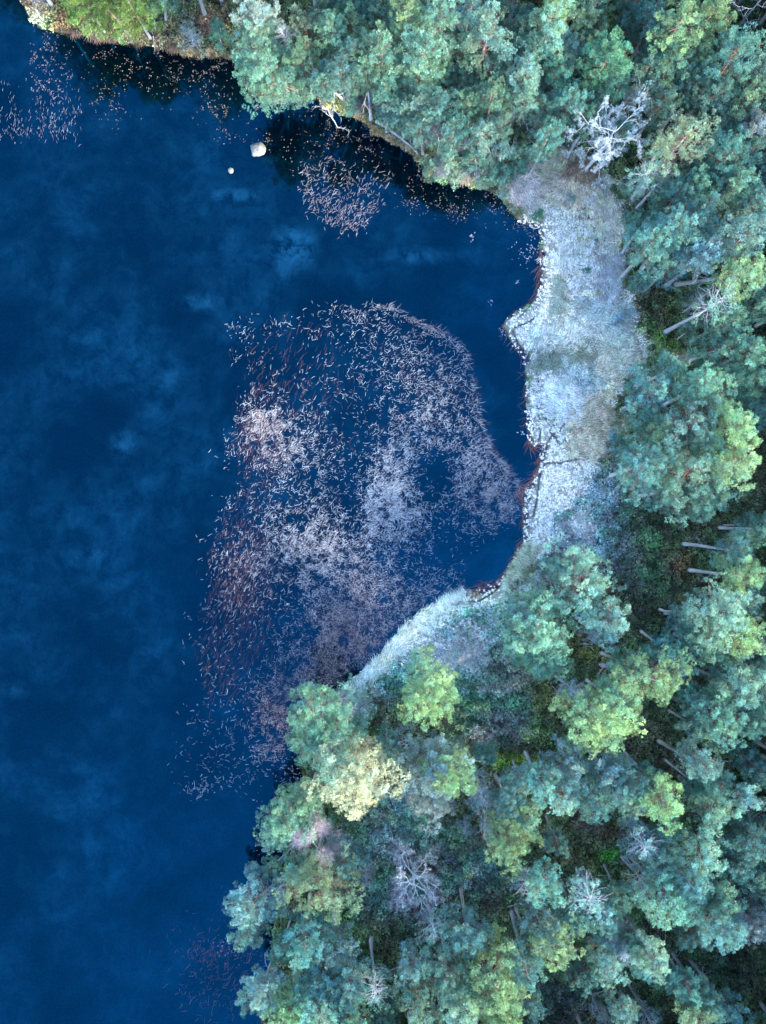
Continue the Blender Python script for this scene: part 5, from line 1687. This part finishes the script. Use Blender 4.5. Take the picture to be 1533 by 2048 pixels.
def leaves(name, label, lx, ly, size, col, z=0.012):
    """small curled floating leaves, each a bent five-sided blade"""
    n = len(lx)
    X, Y = wx(lx), wy(ly)
    a = rng.uniform(0, 6.28, n)
    V = []
    for (u, v, zz) in ((-1, 0, 0.0), (-0.2, 0.55, 0.25), (1.0, 0.25, 0.10), (0.9, -0.3, 0.12), (-0.1, -0.55, 0.25), (0.1, 0.0, 0.0)):
        s_ = size * rng.uniform(0.8, 1.2, n)
        V.append(np.stack([X + s_ * (u * np.cos(a) - v * np.sin(a)), Y + s_ * (u * np.sin(a) + v * np.cos(a)), z + s_ * zz], -1))
    V = np.stack(V, 1)
    base = (np.arange(n) * 6)[:, None]
    T = np.concatenate([np.concatenate([base + i, base + (i + 1) % 5, base + 5], 1) for i in range(5)], 0)
    c = np.repeat(col, 6, 0)
    me = make_mesh(name, V.reshape(-1, 3), tris=T, vecs={'col': np.clip(c, 0, 0.95)}, mat=M_REED)
    return link(name, me, label=label, kind='stuff')


leaves('floating_leaves', 'stray frosted scraps afloat beside the bog edge', sx, sy, rng.uniform(0.04, 0.10, n), np.array([0.28, 0.30, 0.38]) * rng.uniform(0.4, 1.2, (n, 1)))

lx, ly = rng.uniform(60, 1080, 200000), rng.uniform(20, 480, 200000)
_, _, dsh, _ = land_fields(wx(lx), wy(ly))
Bl = lambda *a: blob(lx, ly, *a)
w = (0.55 * Bl(300, 140, 130, 40, 12) + 0.55 * Bl(100, 160, 34, 40, 20) + 0.45 * Bl(440, 228, 50, 22, 15) + 0.3 * Bl(450, 262, 25, 20)
     + 0.45 * Bl(440, 130, 40, 26) + 0.7 * Bl(568, 270, 40, 34) + 0.25 * Bl(200, 185, 60, 26) + 0.55 * Bl(680, 262, 60, 34) + 0.35 * Bl(640, 330, 50, 22)
     + 0.35 * Bl(840, 345, 26, 40, 30) + 0.5 * Bl(900, 410, 50, 20, 10) + 0.4 * Bl(980, 420, 40, 22) + 0.75 * Bl(1040, 452, 26, 12, 25) + 0.35 * Bl(830, 400, 30, 20)
     + 0.5 * Bl(960, 385, 60, 10, 10) + 0.2 * Bl(220, 215, 40, 30) + 0.35 * Bl(740, 300, 60, 26, 20) + 0.30 * Bl(85, 90, 30, 40)
     + 0.18 * Bl(60, 130, 40, 60))
w = w * np.clip((fbm(lx, ly, 1 / 9, 2, 71) - 0.42) * 5, 0, 1) * np.clip(1.6 * fbm(lx, ly, 1 / 35, 2, 72) - 0.2, 0, 1)
k = (rng.random(200000) < w * 0.55) & (dsh < 0)
lx, ly = lx[k], ly[k]
n = len(lx)
tan = np.array([0.19, 0.165, 0.145])
pnk = np.array([0.30, 0.27, 0.34])
m = np.clip(0.5 * rng.random(n) + 0.8 * blob(lx, ly, 1000, 430, 100, 50) + 0.5 * blob(lx, ly, 100, 160, 60, 60) + 0.4 * blob(lx, ly, 640, 330, 80, 30), 0, 1)[:, None]
leaves('floating_leaves', 'tan and pink dead leaves afloat along the upper shore', lx, ly, rng.uniform(0.025, 0.075, n),
       (tan * (1 - m) + pnk * m) * rng.uniform(0.2, 1.0, (n, 1)) ** 1.2)
lx = np.concatenate([rng.normal(a, s_, k_) for a, b, s_, k_ in ((540, 1645, 14, 8), (560, 1590, 24, 50), (585, 1545, 20, 60), (520, 1700, 10, 8), (470, 1900, 20, 50), (560, 1720, 12, 16))])
ly = np.concatenate([rng.normal(b, s_, k_) for a, b, s_, k_ in ((540, 1645, 14, 8), (560, 1590, 24, 50), (585, 1545, 14, 60), (520, 1700, 12, 8), (470, 1900, 14, 50), (560, 1720, 14, 16))])
n = len(lx)
leaves('floating_leaves', 'dull lilac dead leaves in the dark inlets of the lower shore', lx, ly, rng.uniform(0.04, 0.10, n), np.array([0.16, 0.14, 0.22]) * rng.uniform(0.5, 1.6, (n, 1)))

# ------------------------------------------------------------------ forest that goes on beyond the frame (one mass)
FX, FY = [], []
fx, fy = jitter_points(2.5, -70, 100, -95, 95)
hc = 8.0
sc_ = CAM_H / (CAM_H - hc)
cpx, cpy = to_px(fx * sc_, fy * sc_)
_, _, d, _ = land_fields(fx, fy)
out_ = (cpx < -60) | (cpx > W_PX + 62) | (cpy < -62) | (cpy > H_PX + 62)
k = out_ & (d > 2.0)
fx, fy = fx[k], fy[k]
n = len(fx)
srcs = [CROWN_L[0][0], CROWN_L[2][0], CROWN_M[0][0], CROWN_M[2][0], CROWN_M[4][0]]
gzf = ground_z(fx, fy)
hh = rng.uniform(8.0, 11.5, n) + 2.5 * ((fx < -8) & (fy > 0))
sc1 = rng.uniform(0.8, 1.1, n)
fo = scatter('forest_beyond', np.stack([fx, fy, gzf + hh], -1), np.stack([np.zeros(n), np.zeros(n), rng.uniform(0, 6.28, n)], -1),
             np.stack([sc1, sc1, sc1], -1), rng.integers(0, 5, n), np.full((n, 3), 0.5), srcs, 'pine forest that goes on beyond the trees in view')
fo.color = (0.17, 0.32, 0.25, 1)
scatter('forest_beyond_trunks', np.stack([fx, fy, gzf], -1), np.stack([np.zeros(n), np.zeros(n), rng.uniform(0, 6.28, n)], -1),
        np.stack([np.ones(n), np.ones(n), hh + 1], -1), rng.integers(0, 2, n), np.full((n, 3), 0.5), TRUNKS[:2], 'trunks of the pine forest beyond the trees in view')
